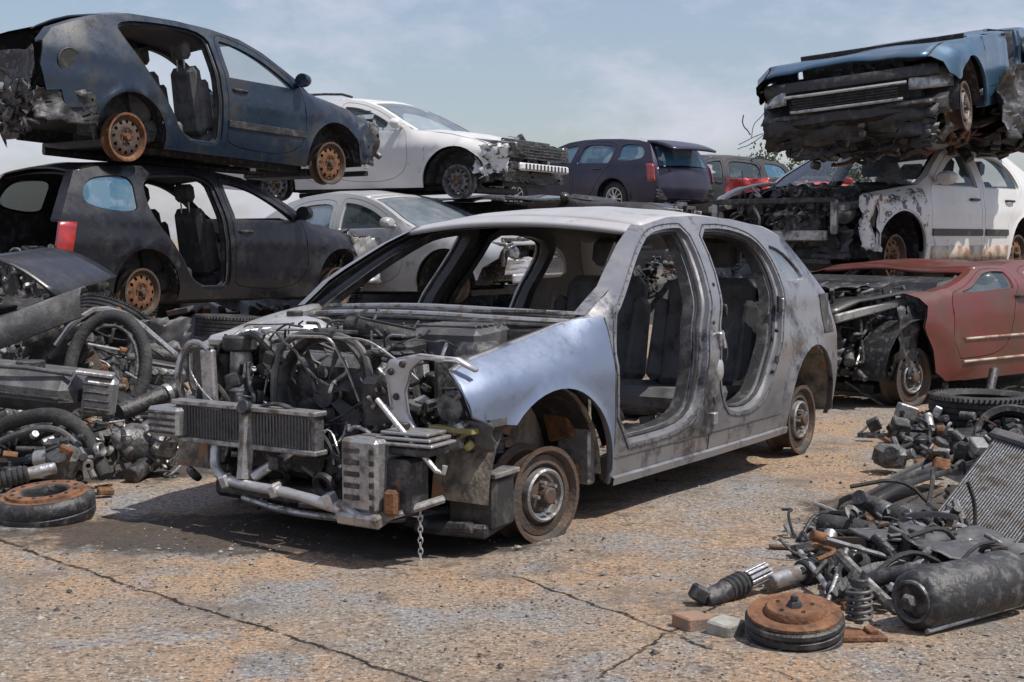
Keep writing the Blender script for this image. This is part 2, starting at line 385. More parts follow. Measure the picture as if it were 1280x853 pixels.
def tyre_mesh(Rr=.31, wd=.19, ri=.19, n=56):
    m = MB(); A = Matrix.Rotation(-pi/2, 4, 'X'); h = wd/2
    prof = [(ri, -h*.75), (ri+.02, -h*.95), (ri+.06, -h*1.04), (Rr-.03, -h*.95), (Rr-.008, -h*.78)]
    tr = []
    for i in range(5):
        a = -h*.72+i*h*.36; tr += [(Rr, a-.0+.0), (Rr, a+h*.24-.004), (Rr-.008, a+h*.24), (Rr-.008, a+h*.34)] if i < 4 else [(Rr, a)]
    prof += tr+[(Rr-.008, h*.78), (Rr-.03, h*.95), (ri+.06, h*1.04), (ri+.02, h*.95), (ri, h*.75), (ri+.015, h*.6), (Rr-.03, h*.7), (Rr-.02, 0), (Rr-.03, -h*.7), (ri+.015, -h*.6)]
    m.lathe(prof, mi=0, n=n, M=A, closed=True)
    for k in range(64):
        a = 2*pi*k/64
        for s_ in (-1, 1): m.box((0, 0, 0), (.012, .035, .014), M=Matrix.Rotation(a, 4, 'Y') @ Matrix.Translation((0, s_*h*.82, Rr-.006)) @ Matrix.Rotation(.35*s_, 4, 'X'), b=.002)
    return m

# ---------------------------------------------------------------- seats
def seat(parent, x, y, label=None, name='seat', mat='fabric', z=.32, w_=.5, rear=False):
    m = MB(); n = 9
    for part, (L0, base, ang) in {'c': (.50, V((x+.25, y, z+.06)), R(4)), 'b': (.62, V((x-.2, y, z+.14)), R(102))}.items():
        pass
    m.box((x+.05, y, z+.08), (.52, w_*.96, .15), (0, -.08, 0), 0, b=.05)
    m.box((x-.24, y, z+.42), (.15, w_*.92, .62), (0, -.22, 0), 0, b=.05, taper=.88)
    for s_ in (-1, 1):
        m.box((x-.19, y+s_*w_*.42, z+.38), (.16, .09, .46), (0, -.22, 0), 0, b=.035, taper=.8); m.box((x+.06, y+s_*w_*.44, z+.12), (.44, .08, .12), (0, -.08, 0), 0, b=.03)
    o = m.build(name, mat, parent); ss = o.modifiers.new('round', 'SUBSURF'); ss.levels = 1; ss.render_levels = 2
    h = MB(); h.box((x-.36, y, z+.86), (.10, .26, .16), (0, -.2, 0), 0, b=.035); 
    for s_ in (-.06, .06): h.cyl((x-.345, y+s_, z+.68), (x-.36, y+s_, z+.8), .008, 1, 8)
    h.build('headrest', [mat, 'bare metal'], o)
    return o

# ---------------------------------------------------------------- cars
TEMPL = {
 'hatch': dict(WB=2.58, W=.88, zb=.95, tum=.46,
   nose=[(3.40, .30), (3.44, .52), (3.38, .66), (3.22, .76)], hood=[(3.22, .76), (2.95, .84), (2.6, .90), (2.25, .96)],
   screen=[(2.25, .96), (1.98, 1.12), (1.75, 1.24), (1.54, 1.325)], roof=[(1.54, 1.325), (1.25, 1.365), (.95, 1.375), (.55, 1.36), (.2, 1.32), (-.02, 1.27)],
   rear=[(-.02, 1.27), (-.15, 1.13), (-.30, .98), (-.40, .90)], tail=[(-.40, .90), (-.48, .72), (-.52, .52), (-.50, .30)], zs=.27,
   fdoor=[(2.13, .42), (2.14, .93), (1.95, 1.05), (1.76, 1.17), (1.58, 1.26), (1.48, 1.295), (1.30, 1.315), (1.14, 1.315), (1.16, 1.16), (1.24, .98), (1.33, .80), (1.36, .64), (1.42, .50), (1.54, .44), (1.75, .42)],
   rdoor=[(1.00, 1.31), (1.03, 1.14), (1.12, .96), (1.19, .80), (1.20, .60), (1.13, .47), (1.0, .44), (.82, .44), (.68, .50), (.58, .62), (.47, .78), (.38, .95), (.33, 1.12), (.36, 1.22), (.46, 1.28), (.7, 1.315)],
   quarter=[(.30, 1.235), (.26, 1.10), (.22, 1.02), (-.06, 1.03), (.02, 1.13), (.12, 1.2)]),
 'estate': dict(WB=2.6, W=.87, zb=.93, tum=.42,
   nose=[(3.40, .28), (3.44, .50), (3.38, .62), (3.25, .70)], hood=[(3.25, .70), (2.95, .80), (2.6, .88), (2.15, .94)],
   screen=[(2.15, .94), (1.85, 1.11), (1.6, 1.24), (1.35, 1.33)], roof=[(1.35, 1.33), (1.0, 1.375), (.6, 1.39), (.1, 1.385), (-.35, 1.36), (-.62, 1.31)],
   rear=[(-.62, 1.31), (-.74, 1.14), (-.84, .98), (-.88, .90)], tail=[(-.88, .90), (-.93, .72), (-.96, .50), (-.92, .28)], zs=.24,
   fdoor=[(2.08, .32), (2.08, .90), (1.86, 1.06), (1.62, 1.19), (1.40, 1.275), (1.2, 1.32), (1.0, 1.335), (1.02, 1.1), (1.06, .9), (1.08, .5), (1.06, .32)],
   rdoor=[(.93, 1.335), (.97, 1.1), (1.0, .9), (1.02, .5), (1.0, .32), (.72, .31), (.52, .40), (.44, .55), (.30, .72), (.18, .84), (.10, .94), (.06, 1.1), (.10, 1.30), (.4, 1.34)],
   quarter=[(-.02, 1.29), (-.04, 1.1), (-.06, .97), (-.50, 1.0), (-.62, 1.08), (-.52, 1.25), (-.3, 1.29)]),
 'sedan': dict(WB=2.7, W=.88, zb=.95, tum=.46,
   nose=[(3.50, .28), (3.55, .50), (3.48, .64), (3.35, .74)], hood=[(3.35, .74), (3.05, .83), (2.7, .90), (2.2, .96)],
   screen=[(2.2, .96), (1.9, 1.12), (1.62, 1.25), (1.38, 1.33)], roof=[(1.38, 1.33), (1.0, 1.39), (.6, 1.40), (.3, 1.37), (.08, 1.31)],
   rear=[(.08, 1.31), (-.15, 1.19), (-.40, 1.06), (-.55, 1.01)], tail=[(-.55, 1.01), (-.8, 1.0), (-.98, .96), (-1.03, .8), (-1.05, .5), (-1.0, .3)], zs=.24,
   fdoor=[(2.10, .32), (2.12, .92), (1.88, 1.07), (1.62, 1.20), (1.42, 1.275), (1.2, 1.325), (1.0, 1.335), (1.02, 1.1), (1.06, .9), (1.08, .5), (1.06, .32)],
   rdoor=[(.93, 1.335), (.97, 1.1), (1.0, .9), (1.02, .5), (1.0, .32), (.74, .31), (.56, .40), (.46, .60), (.34, .74), (.16, .86), (.06, .96), (.10, 1.14), (.2, 1.25), (.4, 1.32)],
   quarter=[]),
}
class Car:
    def __init__(s, kind, name, label, loc, yaw, pitch, color, roll=0, **k):
        s.T = dict(TEMPL[kind]); s.T.update(k.pop('geo', {}))
        for q in ('fdoor', 'rdoor', 'quarter'):
            if s.T[q]: s.T[q] = [(a.x, a.y) for a in smooth([(*a, 0) for a in s.T[q]], 1 if kind == 'hatch' else 2, True)]; s.k = k; s.color = color; t = s.T
        s.root = thing(name, label, 'car', loc, group=k.get('group', 'scrapped cars stacked round the yard'))
        s.root.scale = (1, 1, k.get('zs', 1)); s.root.rotation_euler = (Matrix.Rotation(R(yaw), 3, 'Z') @ Matrix.Rotation(-R(pitch), 3, 'Y') @ Matrix.Rotation(R(roll), 3, 'X')).to_euler()
        s.top = t['nose']+t['hood'][1:]+t['screen'][1:]+t['roof'][1:]+t['rear'][1:]+t['tail'][1:]
        s.x1 = max(p[0] for p in s.top); s.x0 = min(p[0] for p in s.top); s.sq = k.get('squash', 0)
        s.seed = k.get('seed', 1); s.holes = {}
        s.build()
    def Y(s, x, z):
        t = s.T; xm = (s.x0+s.x1)/2; u = (x-xm)/((s.x1-s.x0)/2)
        p = 1-(.15 if u > 0 else .12)*abs(u)**3.2
        yl = t['W']*p*(1-.055*((z-.58)/.40)**2); yu = t['W']*p*.953-(z-t['zb'])*t['tum']-.25*max(0, z-t['zb'])**2+.012
        q = max(0, min(1, (z-t['zb']+.07)/.14)); q = q*q*(3-2*q); y = yl*(1-q)+yu*q
        # roll over at bonnet and boot edges
        if x > t['screen'][0][0]-.15 or (x < t['rear'][-1][0]+.2 and t['tail'][1][1] > .9):
            ztop = interp(t['hood'] if x > 1 else sorted(t['tail'][:3]), x); k_ = max(0, min(1.2, (z-(ztop-.16))/.16)); bl = min(1, abs(x-(t['screen'][0][0]-.15))/.3) if x > 1 else 1
            y -= .10*k_**2.2*bl
        y += .008*math.exp(-((z-.74)/.06)**2)
        for cx in (0, t['WB']):
            r = math.hypot(x-cx, z-.31); y += .018*math.exp(-((r-.375)/.03)**2)*(1 if z > .3 else 0)
        dn = s.k.get('dent', .012); y += dn*noise.noise(V((x*2.3, z*2.3, s.seed)))
        fw = s.k.get('fwreck', 0)
        if fw and x > t['WB']-.2: y += fw*min(1, (x-t['WB']+.2)/.5)*noise.noise(V((x*6, z*6, s.seed+3)))
        return y
    def P(s, x, z, side, dep=0):
        y = s.Y(x, z)-dep
        return s.W(V((x, side*y, z)))
    def W(s, p):
        t = s.T
        if s.sq and p.z > t['zb']-.1:
            f = p.z-(t['zb']-.1); p = V((p.x, p.y, (t['zb']-.1)+f*(1-s.sq)+.05*noise.noise(V((p.x*2, p.y*2, s.seed)))*min(1, f*4)))
        return p
    def panel(s, m, outer, holes, side, dep=0, step=.08, mi=0, back=0, bmi=0):
        V2, F2, loops = cdt(outer, holes, step)
        o = len(m.v); e = .012
        m.add([s.P(p[0], p[1], side, dep) for p in V2], [f[::-1] if side > 0 else f for f in F2], mi)
        if s.sq == 0:
            for i, p in enumerate(V2):
                a = s.P(p[0]+e, p[1], side)-s.P(p[0]-e, p[1], side); b = s.P(p[0], p[1]+e, side)-s.P(p[0], p[1]-e, side)
                q = b.cross(a)*side; m.nn[o+i] = tuple(q.normalized())
        if back:
            m.add([s.P(p[0], p[1], side, dep+back) for p in V2], [f if side > 0 else f[::-1] for f in F2], mi+bmi)
    def rim(s, m, poly, side, lv=((0, 0), (0, .026), (.016, .030), (.018, .062), (.030, .066)), mi=0, step=.06):
        pl = dens(poly, step); rows = []
        for (o, d) in lv:
            q = shrink(pl, o) if o else pl; rows.append([s.P(a[0], a[1], side, d) for a in q]+[s.P(q[0][0], q[0][1], side, d)])
        for a, b in zip(rows, rows[1:]): m.grid([a, b], mi)
    def patch(s, m, pts, crown=0, bow=0, nv=16, v0=-1, v1=1, dep=0, mi=0, sub=3, dent=0):
        pts = [V((p[0], p[1])) for p in pts]; q = []
        for a, b in zip(pts, pts[1:]):
            for k in range(sub): q.append(a+(b-a)*k/sub)
        q.append(pts[-1]); rows = []
        for i, p in enumerate(q):
            y = s.Y(p.x, p.y); row = []
            for j in range(nv+1):
                v = v0+(v1-v0)*j/nv; f = 1-v*v
                row.append(s.W(V((p.x+bow*f, v*y, p.y+crown*f-dep+dent*noise.noise(V((p.x*3, v*3, s.seed)))))))
            rows.append(row)
        m.grid(rows, mi)
    def outline(s, side=1):
        t = s.T; k = s.k; ra = k.get('ra', .385); zs = t['zs']; WB = t['WB']
        def arch(cx, r, a0=None):
            a = math.degrees(math.asin((zs-.31)/r)); return arc(cx, .31, r, a if a0 is None else a0, 180-a, 16)
        pts = []
        fc = k.get('front_cut')
        br = k.get('bare_right') and side < 0
        if br: fc = [(2.25, .95), (2.23, .7)]
        if fc: pts += fc          # ragged outline from upper front down to the arch
        else: pts += [(s.x1-.06, t['nose'][0][1])]
        pts += arch(WB, ra, k.get('fa0')) if not (k.get('no_farch') or br) else [(WB-.40, zs)]
        pts += arch(0, ra-.015)
        rc = k.get('rear_cut')
        if rc: pts += rc
        else: pts += [(s.x0+.05, t['tail'][-1][1])]+[(a, b) for a, b in reversed(t['tail'][:-1])]
        tp = t['rear'][::-1][1 if not rc else 0:]+t['roof'][::-1][1:]+t['screen'][::-1][1:]
        hd = t['hood'][::-1][1:]
        if fc: hd = [p for p in hd if p[0] < fc[0][0]-.02]
        pts += tp+hd
        if not fc: pts += t['nose'][::-1][1:-1]
        return [V((a[0], a[1])) for a in pts]
    def build(s):
        t = s.T; k = s.k; root = s.root; col = s.color; m = MB(); seal = MB()
        doors = k.get('doors', {})   # e.g. {('f',-1):'shut'|'open'}
        for side in (-1, 1):
            holes = []
            for d in ('f', 'r'):
                poly = t[d+'door']; holes.append(poly)
            if t['quarter']: holes.append(t['quarter'])
            s.panel(m, s.outline(side), holes, side, step=k.get('step', .075), back=.014, bmi=1)
            for d, h in zip(('f', 'r'), holes): s.rim(m, h, side); s.rim(m, h, side, ((.030, .066), (.034, .12), (-.02, .125)), 1)
            if t['quarter']:
                s.rim(m, t['quarter'], side, ((0, 0), (.004, .02), (.02, .025)))
                if not k.get('noglass'):
                    g = MB(); s.panel(g, shrink(t['quarter'], .01), [], side, .018, .12); g.build('window', k.get('glass', 'blue glass'), root)
            # arch lips and wells
            for cx, r in ((t['WB'], k.get('ra', .385)), (0, k.get('ra', .385)-.015)):
                if cx and (k.get('no_farch') or (k.get('bare_right') and side < 0)): continue
                a = arc(cx, .31, r, k.get('fa0', -5) if cx else -5, 185, 22); rows = [[s.P(p[0], p[1], side, d) for p in a] for d in (0, .02)]
                rows += [[s.P(cx+(p[0]-cx)*1.04, .31+(p[1]-.31)*1.04, side, .03) for p in a]]
                m.grid(rows)
        if k.get('cowl', True):
            pass
        m2 = MB()
        # screen frame, roof, rear frame
        for (a, b) in ((-1, -.93), (.93, 1)): s.patch(m, t['screen'], .05, .10, 2, a, b); s.patch(m, t['screen'][::-1], .05, .085, 2, a, b, dep=.02, mi=1)
        for (a, b) in ((-1, -.84), (.84, 1)): s.patch(m, t['rear'], .03, -.06, 2, a, b); s.patch(m, t['rear'], .03, -.045, 2, a, b, dep=.015)
        body = m.build('body_shell', [col, k.get('inner', 'dark plastic')], root, sm=38)
        # the screen patch has rising crown: roof uses the same crown so they meet
        rf = MB(); s.patch(rf, t['roof'], .05, 0, 20, dent=k.get('roofdent', .006))
        # header band between screen frame and roof
        hdr = [t['screen'][-2], t['screen'][-1]]; a, b = V(hdr[0]), V(hdr[1]); h0 = a+(b-a)*.62
        s.patch(rf, [(h0.x, h0.y), (b.x, b.y)], .05, .05, 20)
        rf.build('roof', k.get('roofcol', col), root, sm=38, solid=.02)
        if k.get('headliner', True):
            hl = MB(); s.patch(hl, t['roof'], .04, 0, 12, -.93, .93, dep=.045); hl.build('headliner', 'headliner', root)
        if k.get('screen'):
            g = MB(); s.patch(g, t['screen'][:-1]+[(h0.x+.01, h0.y-.005)], .05, .09, 14, -.9, .9, dep=.006); g.build('windscreen', k['screen'], root)
        if k.get('rearglass'):
            g = MB(); s.patch(g, t['rear'], .03, -.06, 12, -.84, .84, dep=.004); g.build('rear_window', k['rearglass'], root)
        if k.get('hood'):
            g = MB(); s.patch(g, t['hood'], .045, .04, 18, -.97, .97, dep=-.004, dent=k.get('hooddent', .01)); g.build('bonnet', k.get('hoodcol', col), root, solid=.015)
        if k.get('nose'):
            g = MB(); s.patch(g, t['nose'], 0, .14, 20, dep=0, sub=3); g.build('front_bumper', k['nose'], root, solid=.015)
        if t['tail'][1][1] > .9:
            g = MB(); s.patch(g, t['tail'][:3], .02, -.03, 12, -.96, .96, dep=-.003); g.build('boot_lid', col, root, solid=.015)
        if k.get('tail'):
            tt = t['tail'][2:] if t['tail'][1][1] > .9 else t['tail']
            g = MB(); s.patch(g, tt, 0, -.10, 14); g.build('tailgate', col, root, solid=.015)
        # doors
        for side in (-1, 1):
            for d in ('f', 'r'):
                st = doors.get((d, side))
                if not st: continue
                dm = MB(); outer = shrink(t[d+'door'], .006)
                win = [p for p in shrink(t[d+'door'], .055) if p[1] > t['zb']-.005]
                zb = t['zb']+.005
                xs = [p[0] for p in shrink(t[d+'door'], .055)]
                # clip window polygon at belt
                sh = dens(shrink(t[d+'door'], .055), .05); win = [p for p in sh if p[1] > zb]
                # order: rotate so that the polygon is contiguous
                idx = [i for i, p in enumerate(sh) if p[1] > zb]
                start = next(i for i in idx if ((i-1) % len(sh)) not in idx); win = []
                i = start
                while sh[i % len(sh)][1] > zb and len(win) < len(sh): win.append(sh[i % len(sh)]); i += 1
                win = [V((win[0][0], zb))]+win+[V((win[-1][0], zb))]
                s.panel(dm, outer, [win], side, 0, .08, back=.02)
                s.rim(dm, outer, side, ((0, 0), (.003, .04))); s.rim(dm, win, side, ((0, 0), (.004, .025), (.014, .028)))
                do = dm.build('door', col, root, sm=38)
                xh = t[d+'door'][-1][0]+.02 if d == 'f' else .32
                hx = (1.22 if d == 'f' else .42); hm = MB(); p0 = s.P(hx-.08, .84, side, -.02); p1 = s.P(hx+.08, .84, side, -.02); hm.tube([s.P(hx-.09, .84, side, .0), p0, (p0+p1)/2+V((0, side*.008, 0)), p1, s.P(hx+.09, .84, side, .0)], .012, 0, 8)
                hm.build('door_handle', 'dark plastic' if k.get('blackhandle', True) else col, do)
                if st != 'noglass':
                    g = MB(); s.panel(g, shrink(win, .008), [], side, .022, .15); g.build('window', st if st in MAT else 'window glass', do)
                if d == 'f' and k.get('mirror', True):
                    g = MB(); b0 = s.P(1.98, .98, side, .0); g.lathe([(0, .05), (.6, .045), (.85, .02), (1, -.02), (.97, -.05), (.0, -.055)], M=Matrix.Translation(b0+V((0, side*.11, .04))) @ Matrix.Rotation(pi/2, 4, 'Y') @ Matrix.Diagonal((.065, .10, 1, 1)), n=20); g.tube([b0, b0+V((0, side*.06, .01))], .02, 0); g.build('door_mirror', col, do)
                if k.get('strip'):
                    g = MB(); xa = min(p[0] for p in t[d+'door'] if p[1] < .6)+.01; xb = max(p[0] for p in t[d+'door'] if p[1] < .6)-.01
                    P = [[s.P(xa+(xb-xa)*i/8, z_, side, -dd) for z_, dd in ((.50, 0), (.505, .014), (.56, .014), (.565, 0))] for i in range(9)]; g.grid(P); g.build('side_strip', 'dark plastic', do)
        for side in (-1, 1):
            for d in ('f', 'r'):
                if doors.get((d, side)) or not k.get('seals', True): continue
                q = dens(shrink(t[d+'door'], .024), .06); sm_ = MB(); sm_.tube([s.P(a[0], a[1], side, .040) for a in q]+[s.P(q[0][0], q[0][1], side, .040)], .008, 0, 6, cap=False); sm_.build('door_seal', 'rubber', root)
        # underbody: floor, inner sills, firewall, wells
        u = MB(); zf = .30; W = t['W']; WB = t['WB']
        for a_, b_ in ((WB-.5, .42),):
            u.box(((a_+b_)/2, 0, zf), (a_-b_, W*1.72, .03), mi=0, b=.004)
        u.box((-.12, 0, .42), (1.1, W*1.1, .03), mi=0, b=.004); u.box((.43, 0, .38), (.03, W*1.66, .18), mi=0, b=.004)
        if not k.get('rear_cut'): u.box((s.x0+.2, 0, .42), (.35, W*1.5, .03), mi=0, b=.004)
        u.box((WB-.48, 0, .60), (.03, W*1.62, .60), (0, .06, 0), mi=0, b=.004)       # firewall
        for sd in (-1, 1):
            for cx in (0, WB):
                if cx and k.get('nowell'): continue
                ar = arc(cx, .31, .40, 0, 180, 12); yo = s.Y(cx, .6)-.045; yi = yo-.26
                u.grid([[V((p[0], sd*yo, p[1])) for p in ar], [V((p[0], sd*yi, p[1])) for p in ar]], 0)
                u.grid([[V((p[0], sd*yi, p[1])) for p in ar], [V((p[0], sd*yi, .3)) for p in ar]], 0)
            u.box((WB*.49, sd*(W-.09), .31), (WB-.95, .10, .10), mi=1, b=.01)
            u.box((WB*.5, sd*.38, .25), (WB-.2, .07, .07), mi=0, b=.01)
        u.tube([(-.3, .2, .2), (.3, .18, .2), (1.2, .05, .2), (2.2, .0, .22)], .035, 0, 8, sm=1); u.box((.0, 0, .27), (.14, 1.3, .08), mi=0); u.box((WB, 0, .22), (.30, 1.1, .07), mi=0)
        u.build('underbody', [k.get('floormat', 'dark metal'), col], root)
        # interior
        it = MB(); it.box((WB-.62, 0, .86), (.34, W*1.55, .20), (0, .15, 0), 0, b=.05); it.box((WB-.72, 0, .55), (.5, .26, .34), mi=0, b=.04); it.box((1.1, 0, .42), (1.2, .2, .16), mi=0, b=.03)
        if k.get('dash', True): it.build('dashboard', 'dark plastic', root)
        for (x_, y_) in (() if s.sq else k.get('seats', ((1.25, .36), (1.25, -.36)))): seat(root, x_, y_, mat=k.get('seatmat', 'fabric'), name='front_seat')
        if k.get('rearseat', True) and not s.sq:
            for y_ in (-.36, .3): seat(root, .42, y_, mat=k.get('seatmat', 'fabric'), name='rear_seat', w_=.62)
        # wheels
        for (cx, sd), kk in k.get('hubs', {}).items():
            hub('wheel_rim', root, (cx*WB, sd*k.get('hy', .77), k.get('hz', .31)), sd, kk, k.get('rr', .19))
        # engine bay / wreck
        nw = k.get('wreck', 0)
        if nw:
            e = MB(); clutter(e, (WB-.35, -.62, .35), (s.x1-.18, .62, k.get('ez', .84)), nw, s.seed, (0, 0, 1, 1, 2, 3)); e.box((WB+.1, 0, .55), (.5, .55, .38), (0, .1, 0), 1, b=.03); e.box((WB+.1, .05, .76), (.42, .36, .06), mi=2)
            e.build('engine', JM, root)
            b = MB(); b.box((s.x1-.12, 0, .50), (.05, 1.15, .09), mi=3, b=.01)
            for sd in (-1, 1): b.box((s.x1-.35, sd*.46, .50), (.45, .07, .10), mi=0, b=.01); b.box((s.x1-.2, sd*.60, .66), (.05, .06, .30), mi=3, b=.01); b.box((WB+.35, sd*.66, .78), (.8, .05, .06), (0, .12, 0), 3, b=.01)
            b.box((s.x1-.2, 0, .80), (.06, 1.25, .05), mi=0, b=.01); b.box((s.x1-.22, 0, .28), (.06, 1.1, .05), mi=0, b=.01)
            b.build('front_frame', JM, root)
            q = MB(); wires(q, (WB-.2, -.6, .4), (s.x1-.05, .6, .9), max(10, nw//4), s.seed); q.build('wiring', 'wire', root)
        for i, (pl, a, b_, c, d, e_, cc, am) in enumerate(k.get('crumples', ())):
            q = MB(); crumple(q, a, b_, c, d, e_, s.seed+i, am, 0, pl); q.build('crumpled_panel', cc, root, sm=60, solid=.006)
        rw = k.get('rwreck', 0)
        if rw:
            e = MB(); clutter(e, (s.x0-.02, -.68, .3), (s.x0+.16, .68, .66), rw, s.seed+7, (0, 0, 1, 2, 3)); e.build('rear_crash_parts', JM, root)
            q = MB(); wires(q, (s.x0-.06, -.7, .25), (s.x0+.2, .7, .8), 12, s.seed+8); q.build('wiring', 'wire', root)
        for sd, mt in k.get('taillights', ()):
            g = MB(); n_ = 7; P = []
            for i in range(n_):
                z_ = .62+i*.27/(n_-1)*k.get('tlh', 1); xe = interp([(p[1], p[0]) for p in t['tail']+t['rear']], z_); P.append([s.P(xe+dx, z_, sd, -dd) for dx, dd in ((-.005, 0), (.0, .018), (.08, .02), (.15, .014), (.155, 0))])
            g.grid(P); g.build('tail_light', mt, root, solid=.01, off=1)
        return root

# ---------------------------------------------------------------- ground
def ground_material():
    m = bpy.data.materials.new('yard ground'); m.use_nodes = True; t = m.node_tree; n = t.nodes; l = t.links; b = n['Principled BSDF']
    b.inputs['Roughness'].default_value = .95; b.inputs['Specular IOR Level'].default_value = .2
    c = n.new('ShaderNodeTexCoord')
    def nz(sc, lo, hi, det=8, ro=.6):
        x = n.new('ShaderNodeTexNoise'); x.inputs['Scale'].default_value = sc; x.inputs['Detail'].default_value = det; x.inputs['Roughness'].default_value = ro
        l.new(c.outputs['Object'], x.inputs[0]); r = n.new('ShaderNodeMapRange'); r.inputs[1].default_value = lo; r.inputs[2].default_value = hi; l.new(x.outputs[0], r.inputs[0]); return r.outputs[0]
    def mixc(f, a, b_):
        q = n.new('ShaderNodeMix'); q.data_type = 'RGBA'; l.new(f, q.inputs['Factor'])
        for k, v in (('A', a), ('B', b_)):
            if isinstance(v, tuple): q.inputs[k].default_value = (*v, 1)
            else: l.new(v, q.inputs[k])
        return q.outputs['Result']
    o = mixc(nz(.9, .42, .58), (.37, .24, .145), (.25, .215, .18))
    o = mixc(nz(2.2, .50, .60, 10, .7), o, (.24, .24, .245))
    o = mixc(nz(3.6, .60, .72), o, (.20, .15, .11))
    o = mixc(nz(48, .50, .62, 4, .7), o, (.10, .08, .065))
    o = mixc(nz(80, .53, .64, 4, .7), o, (.50, .44, .36))
    o = mixc(nz(5.5, .55, .66, 10, .8), o, (.10, .08, .065)); o = mixc(nz(1.3, .52, .64, 10, .75), o, (.16, .135, .115))
    # slab joints: world lines with a wobble
    sp = n.new('ShaderNodeSeparateXYZ'); l.new(c.outputs['Object'], sp.inputs[0])
    def M(op, a, b_=None):
        q = n.new('ShaderNodeMath'); q.operation = op
        for i, v in enumerate((a, b_)):
            if v is None: continue
            if isinstance(v, (int, float)): q.inputs[i].default_value = v
            else: l.new(v, q.inputs[i])
        return q.outputs[0]
    wob = M('MULTIPLY', M('SUBTRACT', nz(2.2, 0, 1, 10, .75), .5), .16)
    jt = None
    def line(x0, y0, x1, y1, wd, lim=None):
        L_ = math.hypot(x1-x0, y1-y0); nx, ny = -(y1-y0)/L_, (x1-x0)/L_
        d = M('ABSOLUTE', M('ADD', M('ADD', M('MULTIPLY', sp.outputs[0], nx), M('MULTIPLY', sp.outputs[1], ny)), M('ADD', wob, -(x0*nx+y0*ny))))
        r = n.new('ShaderNodeMapRange'); r.inputs[1].default_value = wd; r.inputs[2].default_value = wd*.3; l.new(d, r.inputs[0]); return r.outputs[0]
    j = M('MAXIMUM', line(-1.25, 4.59, -.41, 3.77, .009), M('MULTIPLY', line(-.12, 5.0, .37, 4.2, .007), nz(1.7, .38, .5)))
    j = M('MAXIMUM', j, M('MULTIPLY', line(.36, 3.87, .59, 4.24, .006), nz(1.3, .42, .52)))
    j = M('MULTIPLY', j, nz(9, .38, .52))
    o = mixc(j, o, (.03, .027, .025))
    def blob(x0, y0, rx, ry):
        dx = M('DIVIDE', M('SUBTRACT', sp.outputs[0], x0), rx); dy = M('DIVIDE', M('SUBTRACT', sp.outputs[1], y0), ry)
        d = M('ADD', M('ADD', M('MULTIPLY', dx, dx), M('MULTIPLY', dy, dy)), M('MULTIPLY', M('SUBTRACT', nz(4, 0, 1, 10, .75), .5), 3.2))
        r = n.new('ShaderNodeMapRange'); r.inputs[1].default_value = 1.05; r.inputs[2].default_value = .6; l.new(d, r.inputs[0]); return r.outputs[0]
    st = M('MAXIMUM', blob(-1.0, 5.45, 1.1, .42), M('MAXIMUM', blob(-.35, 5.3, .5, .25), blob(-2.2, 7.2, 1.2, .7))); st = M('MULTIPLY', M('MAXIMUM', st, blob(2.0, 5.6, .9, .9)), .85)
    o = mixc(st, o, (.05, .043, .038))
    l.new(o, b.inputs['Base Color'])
    h = M('ADD', M('MULTIPLY', nz(55, 0, 1, 6, .75), .010), M('ADD', M('MULTIPLY', nz(6, 0, 1), .03), M('MULTIPLY', j, -.02)))
    bu = n.new('ShaderNodeBump'); bu.inputs['Strength'].default_value = 1; bu.inputs['Distance'].default_value = 1.0; l.new(h, bu.inputs['Height']); l.new(bu.outputs[0], b.inputs['Normal'])
    MAT['yard ground'] = m
ground_material()
g = MB(); P = []
xs = [-1500, -400, -100, -30]+[-12+i*.25 for i in range(97)]+[30, 100, 400, 1500]
ys = [-1500, -300, -50, -8]+[0+i*.2 for i in range(120)]+[30, 50, 100, 400, 1500]
for y in ys: P.append([V((x, y, .018*noise.noise(V((x*.9, y*.9, 0)))+.008*noise.noise(V((x*3.1, y*3.1, 4))) if abs(x) < 14 and -1 < y < 26 else 0)) for x in xs])
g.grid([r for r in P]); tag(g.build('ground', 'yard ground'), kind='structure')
# loose grit
rd = random.Random(4); g = MB()
def pebble(m, c, r, mi, rd):
    vs = []; 
    for p in ((1, 0, 0), (-1, 0, 0), (0, 1, 0), (0, -1, 0), (0, 0, 1), (0, 0, -1)): vs.append(V(c)+V(p)*r*rd.uniform(.6, 1.3)*(.6 if p[2] else 1))
    m.add(vs, [(0, 2, 4), (2, 1, 4), (1, 3, 4), (3, 0, 4), (2, 0, 5), (1, 2, 5), (3, 1, 5), (0, 3, 5)], mi)
for i in range(9000):
    y = 3.3+rd.random()**1.3*9; x = (rd.random()*2-1)*y*.40; d = noise.noise(V((x*1.2, y*1.2, 7)))
    if d+.25 < rd.random()*.8-.3: continue
    pebble(g, (x, y, .004), rd.uniform(.002, .007) if rd.random() < .93 else rd.uniform(.007, .016), rd.choice((0, 0, 1, 2)), rd)
tag(g.build('gravel', ['stone', 'concrete block', 'dark plastic'], sm=0), 'scattered grit and small stones on the sandy ground', 'gravel', kind='stuff')

# ---------------------------------------------------------------- the central car
hero = Car('hatch', 'stripped_car', 'stripped silver blue hatchback shell in the middle with no doors, bonnet or windscreen', (.92, 7.94, -.10), -124.3, -.3, 'grey silver paint', seatmat='grey fabric',
  bare_right=True, fa0=47, step=.05, roofcol='dusty roof paint', front_cut=[(3.07, .80), (3.09, .72), (3.075, .64), (2.99, .605)], seats=(), rearseat=True, floormat='floor dirt',
  glass='dusty glass', ra=.40, dent=.006, hubs={(0, 1): 'disc', (0, -1): 'rust', (1, -1): 'rust'}, dash=False, nowell=False, tail=False, seed=5, rr=.172, hz=.285, rearglass=None)
H = hero.root
def hb(name, fn, mats, parent=H, **k):
    m = MB(); fn(m); return m.build(name, mats, parent, **k)
